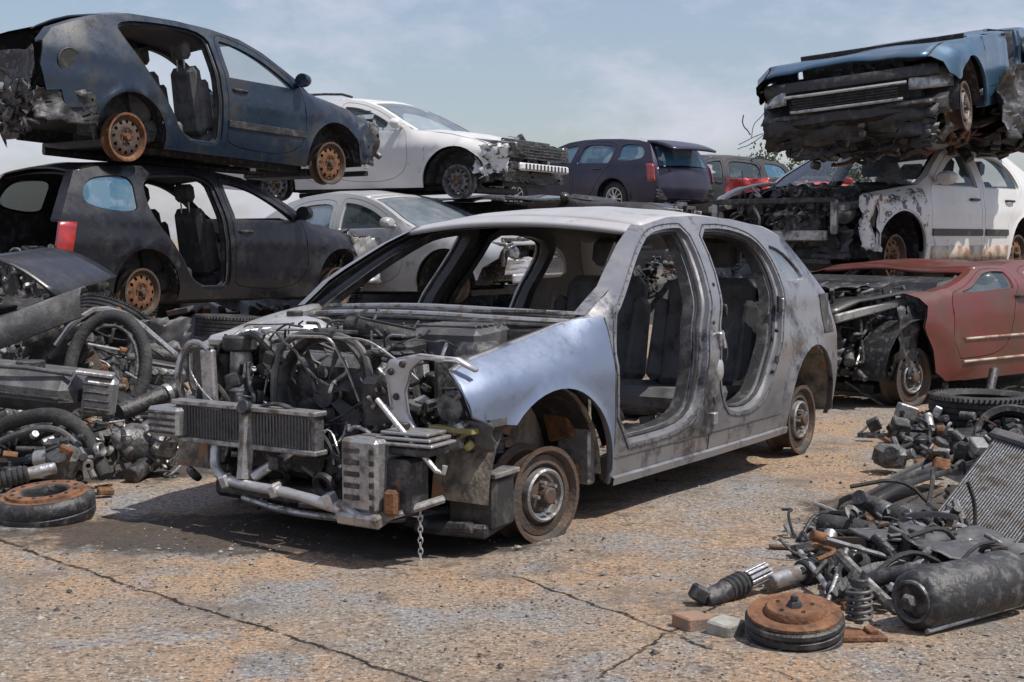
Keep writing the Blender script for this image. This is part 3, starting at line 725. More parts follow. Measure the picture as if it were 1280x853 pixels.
# front left wheel set: rusty disc and bare rim turned out a little
hub('wheel_rim', H, (2.58, .80, .283), 1, 'disc', .178, steer=-.16)
def f(m):
    m.box((2.86, .70, .30), (.16, .20, .19), (0, 0, .1), 2, b=.012); m.box((2.86, .70, .41), (.19, .23, .02), (0, 0, .1), 3, b=.004)
    m.box((2.78, .60, .21), (.42, .30, .05), (0, .05, .2), 0, b=.01); m.tube([(2.98, .74, .22), (3.0, .5, .20), (2.9, .2, .24)], .022, 0, sm=1)
    m.cyl((2.62, .62, .34), (2.62, .55, .80), .035, 0); m.lathe([(.075, 0), (.08, .01), (.075, .02)], (2.62, .57, .62), mi=0)
    for i in range(6): m.lathe([(.06, 0), (.07, .006), (.06, .012)], (2.62, .595-i*.006, .44+i*.05), mi=3, n=18)
    m.box((2.22, .72, .40), (.05, .16, .26), mi=3, b=.01); m.box((2.26, .66, .52), (.04, .12, .14), (.3, 0, 0), 4, b=.01); m.box((2.24, .68, .33), (.09, .16, .06), mi=4, b=.01)
hb('front_suspension', f, JM)
def f(m):   # ragged arch liner
    for sd in (1,):
        ar = arc(2.58, .31, .385, 25, 175, 14); yo = .80; rows = []
        for d in (0, .1, .2, .3): rows.append([V((p[0], sd*(yo-d)+.008*noise.noise(V((p[0]*14, d*9, 3))), p[1]+.01*noise.noise(V((p[0]*14, d*30, 9))))) for p in ar])
        m.grid(rows)
hb('arch_liner', f, 'dark plastic')
# engine bay
def f(m):
    # strut tower tops, bulkhead and inner wings
    for sd in (-1, 1):
        m.lathe([(0, .05), (.07, .05), (.09, .035), (.11, 0), (.13, -.14)], (2.6, sd*.50, .82), mi=0, n=28)
        m.box((2.55, sd*.58, .72), (.85, .035, .22), mi=0, b=.01); m.box((2.62, sd*.42, .44), (1.05, .09, .14), mi=0, b=.012)
    m.box((2.17, 0, .80), (.05, 1.30, .34), (0, .05, 0), 0, b=.01); m.box((2.24, 0, .70), (.10, 1.2, .30), mi=1, b=.02)
hb('engine_bay', f, ['dark metal', 'dark plastic'])
def f(m):
    # wide scuttle tray with ribs below the missing windscreen
    for i, (x, z, r) in enumerate(((2.22, .945, .016), (2.27, .955, .012), (2.32, .945, .014), (2.38, .93, .010), (2.20, .97, .012))):
        m.tube([(x-.06, -.68, z-.02), (x+.05, -.4, z), (x+.09, 0, z+.012), (x+.05, .4, z), (x-.08, .70, z-.015)], r, 0 if i % 2 else 1, 8, sm=2)
    rows = [[V((x+.10*(1-(y/.7)**2), y, z+.004*noise.noise(V((x*9, y*9, 0))))) for y in [-.68+i*.085 for i in range(17)]] for x, z in ((2.10, .955), (2.16, .925), (2.22, .935), (2.28, .90), (2.36, .90), (2.37, .84))]
    m.grid(rows, 0)
    m.tube([(2.42, -.5, .93), (2.44, -.2, .95), (2.44, .2, .94), (2.38, .5, .935)], .009, 2, 6, sm=1); m.tube([(2.40, -.1, .95), (2.36, .35, .97), (2.26, .6, .97)], .011, 2, 6, sm=1)
    for y in (-.35, .30): m.cyl((2.33, y, .92), (2.33, y, .975), .018, 2)
hb('scuttle_tray', f, ['dark plastic', 'bare metal', 'dark metal'], solid=0)
def f(m):
    m.box((2.72, -.02, .62), (.42, .62, .40), (0, .04, 0), 1, b=.04); m.box((2.66, 0, .84), (.26, .60, .07), (0, .05, 0), 2, b=.02)
    for i in range(4): m.box((2.66, -.22+i*.145, .885), (.20, .09, .03), mi=0, b=.012); m.tube([(2.60, -.22+i*.145, .88), (2.52, -.2+i*.14, .90), (2.44, -.18+i*.13, .84), (2.42, -.16+i*.12, .72)], .022, 1, 10, sm=2)
    m.lathe([(.0, .05), (.05, .05), (.055, .04), (.055, 0), (.02, -.01)], (2.94, -.05, .60), (1, 0, 0), 0, 24); m.lathe([(.0, .03), (.085, .03), (.09, .02), (.09, 0), (.02, -.01)], (2.94, .14, .50), (1, 0, 0), 1, 28)
    m.lathe([(.0, .03), (.06, .03), (.065, .0), (.02, -.01)], (2.94, -.16, .45), (1, 0, 0), 1, 24)
    m.tube([V((2.96, .14+.093*cos(a*pi/8+.5), .50+.093*sin(a*pi/8+.5))) for a in range(9)]+[V((2.96, -.05-.055*cos(a*pi/6), .60+.057*sin(a*pi/6))) for a in range(5)], .010, 5, 6)
    m.cyl((2.86, .26, .72), (2.98, .28, .74), .05, 6, 20); m.cyl((2.92, .26, .74), (2.96, .26, .84), .025, 3)
    clutter(m, (2.5, -.45, .42), (3.0, .45, .84), 150, 11, (0, 0, 1, 1, 2, 3, 5, 6), .65)
hb('engine', f, JM)
def f(m):   # fan shroud ring
    Mx = Matrix.Translation((3.02, .06, .67)) @ V((0, 0, 1)).rotation_difference(V((1, 0, .06))).to_matrix().to_4x4()
    m.lathe([(.205, -.03), (.215, -.03), (.222, .0), (.235, .012), (.245, 0), (.235, -.04)], M=Mx, mi=0, n=44)
    m.lathe([(0, .0), (.05, 0), (.055, -.02), (.055, -.05)], M=Mx, mi=0, n=20)
    for k in range(7):
        a = 2*pi*k/7; m.add([Mx @ V(p) for p in ((.05*cos(a), .05*sin(a), 0), (.20*cos(a), .20*sin(a), -.005), (.20*cos(a+.32), .20*sin(a+.32), -.035), (.05*cos(a+.55), .05*sin(a+.55), -.03))], [(0, 1, 2, 3)], 0)
    m.tube([(3.03, -.16, .46), (3.03, -.20, .64), (3.03, -.17, .84), (3.03, -.05, .91), (3.03, .15, .91), (3.03, .29, .86), (3.03, .32, .66), (3.03, .29, .50)], .015, 1, 8, sm=2)
hb('cooling_fan', f, ['dark plastic', 'grey plastic'])
def f(m):   # expansion tank and washer / filter column at the image left
    Mx = Matrix.Translation((2.66, -.42, .86)) @ Matrix.Diagonal((.15, .19, .085, 1))
    m.lathe([(0, 1), (.35, .95), (.65, .78), (.88, .48), (1, 0), (.95, -.35), (.7, -.8), (0, -1)], M=Mx, mi=0, n=32); m.cyl((2.66, -.42, .93), (2.66, -.42, .965), .035, 1, 18)
hb('expansion_tank', f, ['pale alloy', 'dark plastic'])
def f(m):
    m.cyl((2.98, -.42, .54), (2.98, -.42, .82), .055, 0, 24, .045); m.cyl((2.98, -.42, .82), (2.98, -.42, .88), .075, 1, 24); m.cyl((2.98, -.42, .655), (2.98, -.42, .675), .064, 2, 24)
    m.cyl((2.96, -.53, .52), (2.96, -.53, .80), .04, 1, 16); m.box((2.9, -.48, .86), (.20, .24, .05), (0, .1, .2), 2, b=.015); m.box((2.86, -.34, .76), (.14, .10, .16), mi=1, b=.02)
    m.tube([(2.98, -.42, .87), (3.02, -.30, .90), (3.0, -.22, .82), (2.9, -.2, .74)], .018, 1, 8, sm=2)
    clutter(m, (2.82, -.60, .58), (3.0, -.26, .90), 22, 31, (0, 1, 3, 5, 6), .6)
hb('filter_housing', f, ['bare metal', 'dark plastic', 'pale alloy', 'cast metal', 'rust', 'rubber', 'grey plastic'])
def f(m):   # air box near the fender
    m.box((2.52, .36, .86), (.28, .32, .12), (0, .05, .1), 0, b=.02)
    for i in range(6): m.box((2.42+i*.04, .36, .925), (.012, .28, .012), (0, .05, .1), 0, b=.003)
    m.tube([(2.60, .22, .85), (2.72, .12, .90), (2.74, -.05, .92)], .04, 1, 12, sm=2); m.tube([(2.78, .33, .92), (2.84, .18, .95), (2.78, .02, .96), (2.62, -.05, .98)], .006, 1, 5, sm=2)
hb('air_box', f, ['grey plastic', 'rubber'])
def f(m):
    for r_, c_ in ((.075, (2.98, .33, .76)), (.082, (2.99, .345, .745)), (.068, (2.97, .32, .77))):
        m.tube([V((c_[0], c_[1]+r_*cos(a*pi/8), c_[2]+r_*sin(a*pi/8)*1.1)) for a in range(17)], .006, 0, 6)
    m.tube([(2.98, .28, .83), (2.8, .12, .93), (2.6, .0, .98), (2.5, -.1, .97)], .006, 0, 6, sm=2)
    wires(m, (2.45, -.5, .5), (3.1, .5, .93), 46, 5, (.003, .009)); 
    m.tube([(3.18, -.18, .60), (3.2, -.02, .66), (3.15, .10, .60), (3.1, .18, .48), (3.12, .2, .42)], .009, 0, 6, sm=2)
hb('wiring', f, 'wire')
def f(m): wires(m, (2.7, -.55, .45), (3.14, .48, .90), 34, 51, (.003, .007))
hb('pipe', f, 'bare metal')
# exposed right inner wing rail running forward from the pillar
def f(m):
    a, b_ = V((2.22, -.70, .955)), V((3.02, -.62, .82)); n_ = 10; rows = []
    for (dy, dz) in ((-.035, -.06), (-.035, 0), (-.02, .014), (.02, .014), (.04, 0), (.045, -.05), (.055, -.055)):
        rows.append([a+(b_-a)*(i/n_)+V((0, dy, dz+.02*sin(pi*i/n_))) for i in range(n_+1)])
    m.grid(rows); 
    rows = [[V((x, -.655, z+.01*sin(x*9))) for x in (2.25, 2.4, 2.6, 2.8, 3.0)] for z in (.92, .6, .45)]
hb('wing_rail', f, 'bare metal', solid=.006)
def f(m):   # right headlight mounting hoop
    m.tube([(3.06, -.66, .58), (3.10, -.68, .72), (3.06, -.66, .83), (3.08, -.58, .86), (3.12, -.46, .83)], [.010, .014, .014, .012, .010], 0, 8, sm=2, flat=1)
    m.box((3.11, -.47, .70), (.03, .07, .26), (.05, 0, .1), 0, b=.008); m.tube([(3.05, -.64, .80), (3.09, -.60, .66), (3.08, -.52, .60)], .014, 1, 6, sm=2)
    m.box((3.05, -.56, .58), (.10, .24, .03), mi=0); m.box((3.10, -.50, .73), (.02, .10, .22), (0, .1, 0), 1)
hb('headlight_mount', f, ['bare metal', 'dark plastic'])
def crashbox(m, y, sd):
    m.box((3.14, y, .54), (.22, .18, .12), mi=0, b=.012)
    for i in range(4): m.box((3.255, y, .50+i*.026), (.006, .15, .010), mi=1, b=.002); m.box((3.14, y+sd*.092, .50+i*.026), (.17, .006, .010), mi=1, b=.002)
    m.box((3.03, y, .53), (.02, .2, .18), mi=0, b=.005); m.box((2.85, y+.1, .50), (.40, .09, .11), mi=1, b=.01)
hb('crash_box', lambda m: crashbox(m, -.60, -1), ['bare metal', 'dark metal'])
def f(m):   # finned intercooler plate
    m.box((3.17, -.20, .545), (.05, .76, .135), (0, 0, 0), 0, b=.006)
    for i in range(44): m.box((3.20, -.56+i*.0165, .545+.004*sin(i*.4)), (.004, .006, .12), (0, 0, .1*sin(i)), 1, b=.001)
    m.box((3.175, -.20, .62), (.07, .78, .02), mi=2, b=.004); m.box((3.175, -.20, .472), (.07, .78, .02), mi=2, b=.004)
hb('intercooler', f, ['cast metal', 'grey plastic', 'bare metal'])
def f(m):
    m.tube([(3.20, -.17, .62), (3.21, -.17, .48), (3.24, -.155, .35)], .030, 0, 4); m.cyl((3.20, -.17, .62), (3.23, -.17, .63), .03, 1)
    m.tube([(3.22, -.12, .36), (3.15, .05, .48), (3.12, .13, .55)], [.022, .018, .018], 0, 8); m.box((3.2, -.02, .42), (.05, .05, .05), mi=1)
hb('front_strut', f, ['bare metal', 'dark metal'])
def f(m):
    pts = [(3.15, -.38, .50), (3.17, -.385, .42), (3.20, -.35, .345), (3.25, -.17, .33), (3.29, .15, .335), (3.31, .40, .305), (3.30, .56, .295)]
    pts = smooth(pts, 2); m.tube(pts, [.021+.005*noise.noise(V((i*1.7, 0, 0))) for i in range(len(pts))], 0, 10)
    for x_, y_ in ((3.24, -.25), (3.28, .05), (3.31, .35)): m.box((x_+.0, y_, .335), (.05, .04, .05), (.3, .2, .1), 0, b=.006)
hb('lower_beam', f, 'pale alloy')
def f(m):   # left crash box with slots, rusty foot
    m.box((3.25, .50, .44), (.16, .17, .26), mi=0, b=.012)
    for i in range(5): m.box((3.333, .47, .36+i*.042), (.006, .07, .018), mi=1, b=.002)
    for i in range(6): m.box((3.336, .565, .33+i*.04), (.006, .02, .02), mi=1, b=.002)
    m.box((3.20, .62, .40), (.14, .10, .20), (0, 0, .1), 1, b=.012); m.box((3.22, .60, .38), (.10, .09, .12), mi=2, b=.01); m.box((3.29, .62, .35), (.05, .05, .09), (0, 0, .3), 2, b=.01)
    m.box((3.24, .50, .31), (.22, .20, .05), (0, .3, 0), 0, b=.01); m.tube([(3.32, .40, .33), (3.34, .55, .28), (3.25, .66, .32), (3.1, .7, .34)], .016, 0, 8, sm=1)
hb('crash_box', f, ['bare metal', 'dark metal', 'rust'])
def f(m):
    for i in range(3): m.box((3.19, .64, .555+i*.018), (.17-.02*i, .26-.03*i, .012), (0, 0, .1), 0, b=.004)
    m.box((3.19, .64, .53), (.14, .22, .03), mi=1, b=.006); m.cyl((3.19, .6, .60), (3.19, .6, .62), .02, 1)
hb('mounting_plate', f, ['bare metal', 'dark metal'])
# left headlight carrier: pale upright panel with the open lamp hole
def f(m):
    outer = [(.445, .80), (.47, .835), (.60, .862), (.74, .85), (.80, .81), (.795, .798), (.735, .834), (.61, .842), (.56, .80), (.535, .72), (.545, .64), (.58, .585), (.66, .575), (.66, .560), (.60, .555), (.56, .52), (.50, .53), (.475, .62)]
    V2, F2, _ = cdt(outer, [], .03)
    px = lambda y: 3.13-.9*max(0, y-.58)**1.6-.02
    m.add([V((px(p[0])+.006*noise.noise(V((p[0]*20, p[1]*20, 0))), p[0], p[1])) for p in V2], F2, 0)
    q = dens(outer, .04); m.grid([[V((px(p[0])-d, p[0], p[1])) for p in q+[q[0]]] for d in (0, .02)], 0)
    for y_, z_ in ((.475, .79), (.50, .70), (.505, .60), (.53, .82), (.52, .56)): m.lathe([(0, .004), (.007, .004), (.008, 0)], (px(y_)+.002, y_, z_), (1, 0, 0), 1, 10)
hb('headlight_carrier', f, ['bare silver paint', 'dark plastic'], solid=.006)
def f(m): clutter(m, (2.92, .52, .52), (3.04, .76, .70), 24, 77, (0, 1, 2, 3), .55); m.lathe([(.0, .02), (.05, .02), (.06, 0), (.06, -.03)], (3.0, .67, .66), (1, .2, 0), 2, 20); m.box((3.03, .70, .585), (.05, .2, .02), mi=1)
hb('lamp_remains', f, ['dark plastic', 'yellow plastic', 'cast metal', 'bare metal'])
def f(m): m.tube([(3.22, .50, .70), (3.24, .62, .61), (3.24, .78, .47), (3.23, .805, .465), (3.23, .81, .49)], .010, 0, 8)
hb('bent_rod', f, 'pale alloy')
def f(m):
    P = [[V((3.02+.01*noise.noise(V((i, j, 3.)))-.03*j/6, .80+i*.022-.05+.01*sin(j*2), .62-j*.018+.006*noise.noise(V((i*.9, j*.9, 1.))))) for i in range(6)] for j in range(7)]; m.grid(P); m.box((2.93, .835, .612), (.14, .012, .028), mi=0, b=.003)
hb('torn_bracket', f, 'grey plastic', solid=.004)
def f(m):   # hanging chain
    for i in range(11):
        A = Matrix.Translation((3.18, .66, .34-i*.020)) @ Matrix.Rotation(pi/2*(i % 2)+.4, 4, 'Z')
        m.tube([A @ V((.008*cos(a*pi/5), 0, .014*sin(a*pi/5))) for a in range(11)], .0025, 0, 5)
hb('chain', f, 'pale alloy')
def f(m):
    m.box((2.85, 0, .27), (.5, .95, .08), mi=0, b=.02); m.box((2.75, .1, .33), (.42, .4, .14), mi=1, b=.05)
    for sd in (-1, 1): m.tube([(2.95, sd*.35, .24), (2.85, sd*.55, .22), (2.62, sd*.68, .24)], .028, 0, 8, sm=1); m.tube([(2.55, sd*.2, .30), (2.58, sd*.65, .31)], .02, 3)
    m.tube([(3.1, -.3, .24), (3.15, 0, .22), (3.1, .35, .22), (2.9, .5, .22)], .014, 3, 8, sm=2); clutter(m, (2.7, -.4, .22), (3.1, .45, .42), 40, 17, (0, 1, 3, 5), .8)
    m.box((3.19, .28, .28), (.05, .36, .02), (.05, 0, 0), 2, b=.004)
hb('front_subframe', f, JM)
def f(m):
    m.box((2.15, -.02, .85), (.10, 1.30, .10), (0, .1, 0), 0, b=.02); m.tube([(1.98, -.66, .82), (1.98, .68, .82)], .028, 1); m.tube([(1.98, .30, .82), (1.86, .32, .70), (1.80, .33, .60)], .03, 1)
    clutter(m, (1.9, -.6, .6), (2.12, .6, .86), 40, 23, (0, 1), .9); wires(m, (1.85, -.5, .5), (2.1, .6, .8), 22, 9, mi=0)
    m.box((1.5, 0, .42), (1.1, .24, .18), mi=0, b=.05)
hb('dashboard_frame', f, ['dark plastic', 'dark metal'])
def f(m): crumple(m, .75, 2.0, .30, .76, .34, 8, .05, 0, 'xy', 26); clutter(m, (.9, .3, .34), (2.0, .7, .42), 26, 3, (1, 1, 0), .8)
hb('cabin_rubble', f, ['floor dirt', 'grey plastic'])

# ---------------------------------------------------------------- the stacked cars
RG = {(0, -1): 'rust', (1, -1): 'rust'}; LG = {(0, 1): 'rust', (1, 1): 'rust'}
c2 = Car('estate', 'scrap_car', 'navy scrap car perched on top of the left stack, rear end torn open', (-4.20, 13.75, 1.76), 48, -3.4, 'navy paint', geo=dict(WB=2.5, roof=[(1.35, 1.33), (1.0, 1.375), (.6, 1.39), (.1, 1.37), (-.25, 1.30)], rear=[(-.25, 1.30), (-.5, 1.22), (-.75, 1.12), (-.86, 1.0)], tail=[(-.86, 1.0), (-.90, .8), (-.94, .5), (-.9, .3)], quarter=[], rdoor=[(.93, 1.335), (.97, 1.1), (1.0, .9), (1.02, .5), (1.0, .32), (.72, .31), (.52, .40), (.44, .55), (.30, .72), (.14, .90), (-.02, 1.10), (-.12, 1.28), (.4, 1.34)]), hood=True, hubs={(0, -1): 'dark', (1, -1): 'rust'},
  doors={('f', -1): 'window glass'}, strip=True, seats=((1.2, .36), (1.2, -.36)), seatmat='grey fabric', front_cut=[(3.1, .80), (3.0, .70), (3.12, .62), (2.98, .52), (3.05, .44), (2.92, .36)], fa0=8, fwreck=.06,
  wreck=60, seed=21, zs=1.12, rwreck=80, rear_cut=[(-.42, .34), (-.50, .50), (-.66, .48), (-.70, .62), (-.84, .60), (-.90, .80), (-.86, 1.0)],
  crumples=(('xz', -.95, -.35, .36, .62, -.80, 'dark plastic', .10), ('yz', -.7, .7, .45, .95, -.92, 'dark metal', .10), ('xz', 2.85, 3.2, .35, .75, -.74, 'dark metal', .12)))
c3 = Car('estate', 'scrap_car', 'dark violet estate under the navy car, tailgate open, one red tail lamp and rusty wheels', (-4.12, 13.76, .30), 52.1, -.7, 'dark violet paint', hood=False, hubs=RG,
  doors={('f', -1): 'noglass'}, seats=((1.2, .36), (1.2, -.36)), front_cut=[(3.1, .76), (3.0, .70), (3.15, .60), (2.98, .50), (3.02, .42), (2.94, .36)], fa0=8, fwreck=.07, wreck=90, seed=33, zs=1.12, rwreck=110,
  taillights=((-1, 'red lens'),), rear_cut=[(-.45, .36), (-.62, .42), (-.70, .55), (-.93, .60), (-.93, .72), (-.88, .90)],
  crumples=(('xz', -.95, -.42, .28, .56, -.80, 'dark plastic', .12), ('yz', -.75, .75, .30, .62, -.95, 'dark metal', .08), ('xz', 2.8, 3.25, .35, .80, -.78, 'bare metal', .12)))
c4 = Car('estate', 'scrap_car', 'white off-roader on top of the middle stack with a smashed black grille', (-2.71, 18.88, 1.53), -27.1, 0, 'white paint', geo=dict(WB=2.7, W=.92), hood=True, screen='dusty glass', ra=.42, hubs={(0, -1): 'steel', (1, -1): 'steel'},
  doors={('f', -1): 'window glass', ('r', -1): 'window glass'}, seats=((1.25, .36), (1.25, -.36)), front_cut=[(3.3, .76), (3.2, .64), (3.05, .60), (3.16, .52), (3.02, .45), (3.1, .38), (3.02, .33)], fa0=8, fwreck=.08, wreck=90, seed=41, nose=None, tail=True,
  crumples=(('yz', -.8, .8, .58, .76, 3.42, 'dark plastic', .03), ('yz', -.82, .8, .30, .44, 3.36, 'dark plastic', .06), ('xz', 2.95, 3.4, .40, .74, -.80, 'chipped white paint', .12)))
def f(m):
    for i in range(5): m.box((3.50, 0, .58+i*.035), (.03, 1.15, .014), mi=0, b=.004)
    m.box((3.49, 0, .48), (.05, 1.35, .09), mi=1, b=.02)
    for i in range(12): m.box((3.52, -.55+i*.1, .48), (.012, .03, .07), mi=0, b=.003)
hb('grille', f, ['dark metal', 'white paint'], c4.root)
def f(m):
    for sd in (-1, 1): m.tube([(1.1, sd*.62, 1.40), (.9, sd*.62, 1.455), (0, sd*.62, 1.46), (-.4, sd*.62, 1.41)], .016, 0, 8, sm=1)
hb('roof_rack', f, 'dark metal', c4.root)
c5 = Car('sedan', 'scrap_car', 'silver saloon under the white off-roader, partly behind the central shell', (-2.39, 17.80, .28), -37, 1, 'silver paint', hood=True, screen='dusty glass', hubs={(0, -1): 'rust', (1, -1): 'rust'}, ra=.41,
  doors={('f', -1): 'window glass', ('r', -1): 'blue glass'}, seats=((1.25, .36), (1.25, -.36)), front_cut=[(3.42, .74), (3.40, .60), (3.2, .50), (3.12, .36)], fa0=8, wreck=70, seed=52, tail=True,
  crumples=(('yz', -.75, .75, .42, .60, 3.48, 'bare silver paint', .05),))
def f(m):
    for i in range(7): m.box((3.54, .05, .50+i*.03), (.02, .62, .012), mi=0, b=.003)
    m.box((3.50, .05, .38), (.06, 1.4, .10), mi=1, b=.02); m.box((3.5, 0, .76), (.05, 1.3, .04), mi=1, b=.01)
    for sd in (-1, 1): m.lathe([(0, .03), (.06, .025), (.085, 0), (.08, -.05)], (3.45, sd*.55, .66), (1, 0, 0), 2, 24)
hb('grille', f, ['dark metal', 'silver paint', 'clear lens'], c5.root)
c6 = Car('estate', 'scrap_car', 'dark purple estate in the distance showing its tail lamp and raised rear window', (2.42, 25.8, 1.55), 132.3, 2.2, 'purple paint', hood=True, screen='dusty glass', tail=True, rearglass='blue glass', seed=61,
  doors={('f', 1): 'blue glass', ('r', 1): 'blue glass'}, taillights=((1, 'red lens'), (-1, 'red lens')), tlh=1.2, nose='dark plastic', roofcol='silver paint',
  crumples=(('yz', -.78, .78, .30, .52, -.99, 'dark plastic', .04), ('yz', -.25, .45, .62, .86, -.97, 'dark metal', .03)))
for cx in (0, 2.6):
    t_ = hub('wheel_rim', c6.root, (cx, .80, .31), 1, 'spoke', .19); tm = tyre_mesh(); q = tm.build('tyre', 'rubber', t_); q.location = (0, -.09, 0)
def f(m):   # raised glass hatch
    P = [[V((-.55-.62*u, (-1+2*v)*.58, 1.36-.05*u-.10*u*u+.02*(1-(2*v-1)**2))) for v in [i/8 for i in range(9)]] for u in [i/5 for i in range(6)]]; m.grid(P, 0)
hb('raised_tailgate', f, ['purple paint', 'dusty glass'], c6.root, solid=.04)
hb('reversing_lamp', lambda m: m.box((-.90, .66, .60), (.06, .16, .06), (0, 0, -.2), 0, b=.015), 'dusty glass', c6.root)
c6b = Car('sedan', 'scrap_car', 'black saloon supporting the purple estate, seen through the central shell', (2.5, 25.7, .10), 133, 0, 'black paint', hood=True, doors={('f', 1): 'noglass', ('r', 1): 'noglass'}, screen='dusty glass', tail=True, seed=64, wreck=30, noglass=True, hubs={(0, 1): 'steel', (1, 1): 'steel'})
c6c = Car('sedan', 'scrap_car', 'flattened black saloon just behind the silver one, its bonnet under the purple estate', (-.9, 19.6, .76), -18, 0, 'black paint', squash=.8, hood=True, screen='dusty glass', doors={('f', -1): 'noglass', ('r', -1): 'noglass'}, seed=66, wreck=40, hubs={(0, -1): 'steel', (1, -1): 'steel'})
c7 = Car('estate', 'scrap_car', 'black long-roofed car lying flat on the distant heap left of the white car', (4.6, 28.5, 1.35), -150, 2, 'black paint', hood=True, screen='dusty glass', nose=None, wreck=60, doors={('f', 1): 'window glass', ('r', 1): 'window glass'}, seed=71, hubs={(0, 1): 'steel', (1, 1): 'steel'},
  crumples=(('yz', -.7, .7, .4, .8, 3.4, 'dark metal', .1),))
c7b = Car('hatch', 'scrap_car', 'bright red wreck at the foot of the distant heap behind the central roof', (5.35, 25.2, 1.20), -112, 0, 'bright red paint', hood=True, squash=.93, wreck=70, seed=74, nose=None, doors={('f', 1): 'noglass', ('r', 1): 'noglass'},
  crumples=(('yz', -.75, -.05, .5, .9, 3.36, 'bright red paint', .12), ('yz', .0, .75, .4, .8, 3.36, 'dark metal', .14)), hubs={(1, 1): 'steel', (0, 1): 'steel'})
c9 = Car('sedan', 'scrap_car', 'white car in the right stack with bare engine bay and rust along its sill', (4.54, 14.71, .68), -132.6, 0, 'white paint', geo=dict(WB=2.6), seed=82, hubs=LG, strip=True, front_cut=[(3.0, .86), (2.98, .70), (3.05, .62), (2.96, .52), (3.0, .42), (2.93, .36)], fa0=8, fwreck=.05,
  doors={('f', 1): 'window glass', ('r', 1): 'window glass'}, wreck=150, ez=.92, screen='dusty glass', ra=.41,
  crumples=(('xz', 2.85, 3.25, .38, .84, .78, 'chipped white paint', .12), ('yz', -.1, .75, .30, .55, 3.3, 'dark plastic', .15)))
def f(m):   # chipped wing skin over the arch
    V2, F2, _ = cdt([(2.16, .34), (2.2, .93), (2.55, .90), (2.97, .83), (2.96, .60)]+[(p[0], p[1]) for p in arc(2.6, .31, .425, 40, 172, 12)], [], .06)
    m.add([c9.P(p[0], p[1], 1, -.006) for p in V2], [q[::-1] for q in F2])
hb('front_wing', f, 'chipped white paint', c9.root)
def f(m):
    P = [[c9.P(.45+(2.08-.45)*i/16, z, 1, -.004-.003) for z in (.255, .33, .41)] for i in range(17)]; m.grid(P)
hb('rusty_sill', f, 'stained white paint', c9.root, solid=.006)
def f(m): m.tube([(3.1, -.70, .62), (3.14, -.74, .78), (2.9, -.74, .90), (2.5, -.72, .98), (2.2, -.70, 1.0)], [.03, .045, .03, .02, .02], 0, 8, sm=2)
hb('wing_rail', f, 'white paint', c9.root)
hb('headlight', lambda m: m.lathe([(0, .03), (.07, .025), (.10, 0), (.10, -.06)], (3.12, .56, .70), (1, .3, 0), 0, 24), 'clear lens', c9.root)
c9b = Car('sedan', 'scrap_car', 'flattened black car squeezed between the white car and the red car', (4.95, 14.9, -.10), -132.6, 0, 'black paint', squash=.92, seed=84, hood=True, doors={('f', 1): 'noglass', ('r', 1): 'noglass'}, wreck=70, hubs=LG, nose=None)
c10 = Car('hatch', 'scrap_car', 'faded red car on the ground at the bottom of the right stack', (4.12, 11.70, -.10), -139.9, 0, 'red paint', geo=dict(WB=2.45), squash=.60, mirror=False, hoodcol='black paint', seed=91, hubs={(0, 1): 'steel', (1, 1): 'disc'}, hood=True,
  front_cut=[(2.5, .92), (2.42, .80), (2.48, .66), (2.36, .50), (2.30, .34), (2.16, .27)], no_farch=True, doors={('f', 1): 'window glass', ('r', 1): 'dusty glass'}, wreck=240, ez=.90, strip=False,
  crumples=(('xz', 2.42, 2.66, .30, .80, .76, 'dark metal', .10), ('xy', 2.4, 3.2, -.6, .55, .92, 'dark metal', .06), ('yz', -.6, .6, .40, .66, 3.05, 'dark plastic', .10)))
def f(m):
    for z_ in (.56, .40): m.tube([c10.P(.4+i*.2, z_, 1, -.006) for i in range(9)], .010, 0, 6)
hb('side_moulding', f, 'stained white paint', c10.root)
hb('headlight', lambda m: m.lathe([(0, .03), (.06, .025), (.09, 0), (.09, -.06)], (3.05, .45, .52), (1, .3, 0), 0, 24), 'clear lens', c10.root)
_y = R(-120); _f = V((cos(_y), sin(_y), 0)); _l = V((-sin(_y), cos(_y), 0))
c8 = Car('hatch', 'scrap_car', 'blue car with a crushed roof balanced on top of the right stack, nose towards us', tuple(V((3.75, 11.6, 2.29))-_l*.77-_f*2.58-V((0, 0, .02))), -120, -8.8, 'blue paint', roll=4.5, squash=.93, hood=True, hooddent=.02, seed=101, hubs={(0, 1): 'rust', (1, 1): 'disc'}, ra=.40, wreck=0,
  front_cut=[(3.22, .76), (3.14, .64), (3.02, .58), (2.95, .54)], fa0=38, fwreck=.04, doors={('f', 1): 'noglass'}, roofdent=.05, dash=False, mirror=False,
  crumples=(('yz', -.7, .7, .16, .42, 3.25, 'dark plastic', .12), ('xz', -.6, .6, .35, .8, .9, 'dark metal', .12)))
def f(m):
    P = []
    for z_, dx in ((.70, .02), (.66, .05), (.62, .05), (.60, .02)): P.append([V((3.28+dx-.18*(v/.7)**2, v, z_)) for v in [-.72+i*.12 for i in range(13)]])
    m.grid(P, 1)
    for z_, w_ in ((.585, .50), (.46, .46)): m.tube([V((3.36-.14*(v/.7)**2, v*w_/.5, z_)) for v in [-.5+i*.1 for i in range(11)]], .014, 0, 6)
    for i in range(5): m.box((3.32, 0, .485+i*.022), (.02, .86, .008), mi=2, b=.002)
    m.box((3.27, 0, .41), (.10, 1.38, .05), mi=2, b=.02)
hb('grille', f, ['pale alloy', 'dark plastic', 'dark metal'], c8.root)
for sd in (-1, 1):
    def f(m):
        P = []
        for i in range(6):
            P.append([V((3.24-.30*(j/6)**1.6-.04*i/5, sd*(.50+.28*j/6), .52+.17*i/5-.02*(j/6))) for j in range(7)])
        m.grid(P, 0)
    hb('headlight', f, 'clear lens', c8.root, solid=.02)
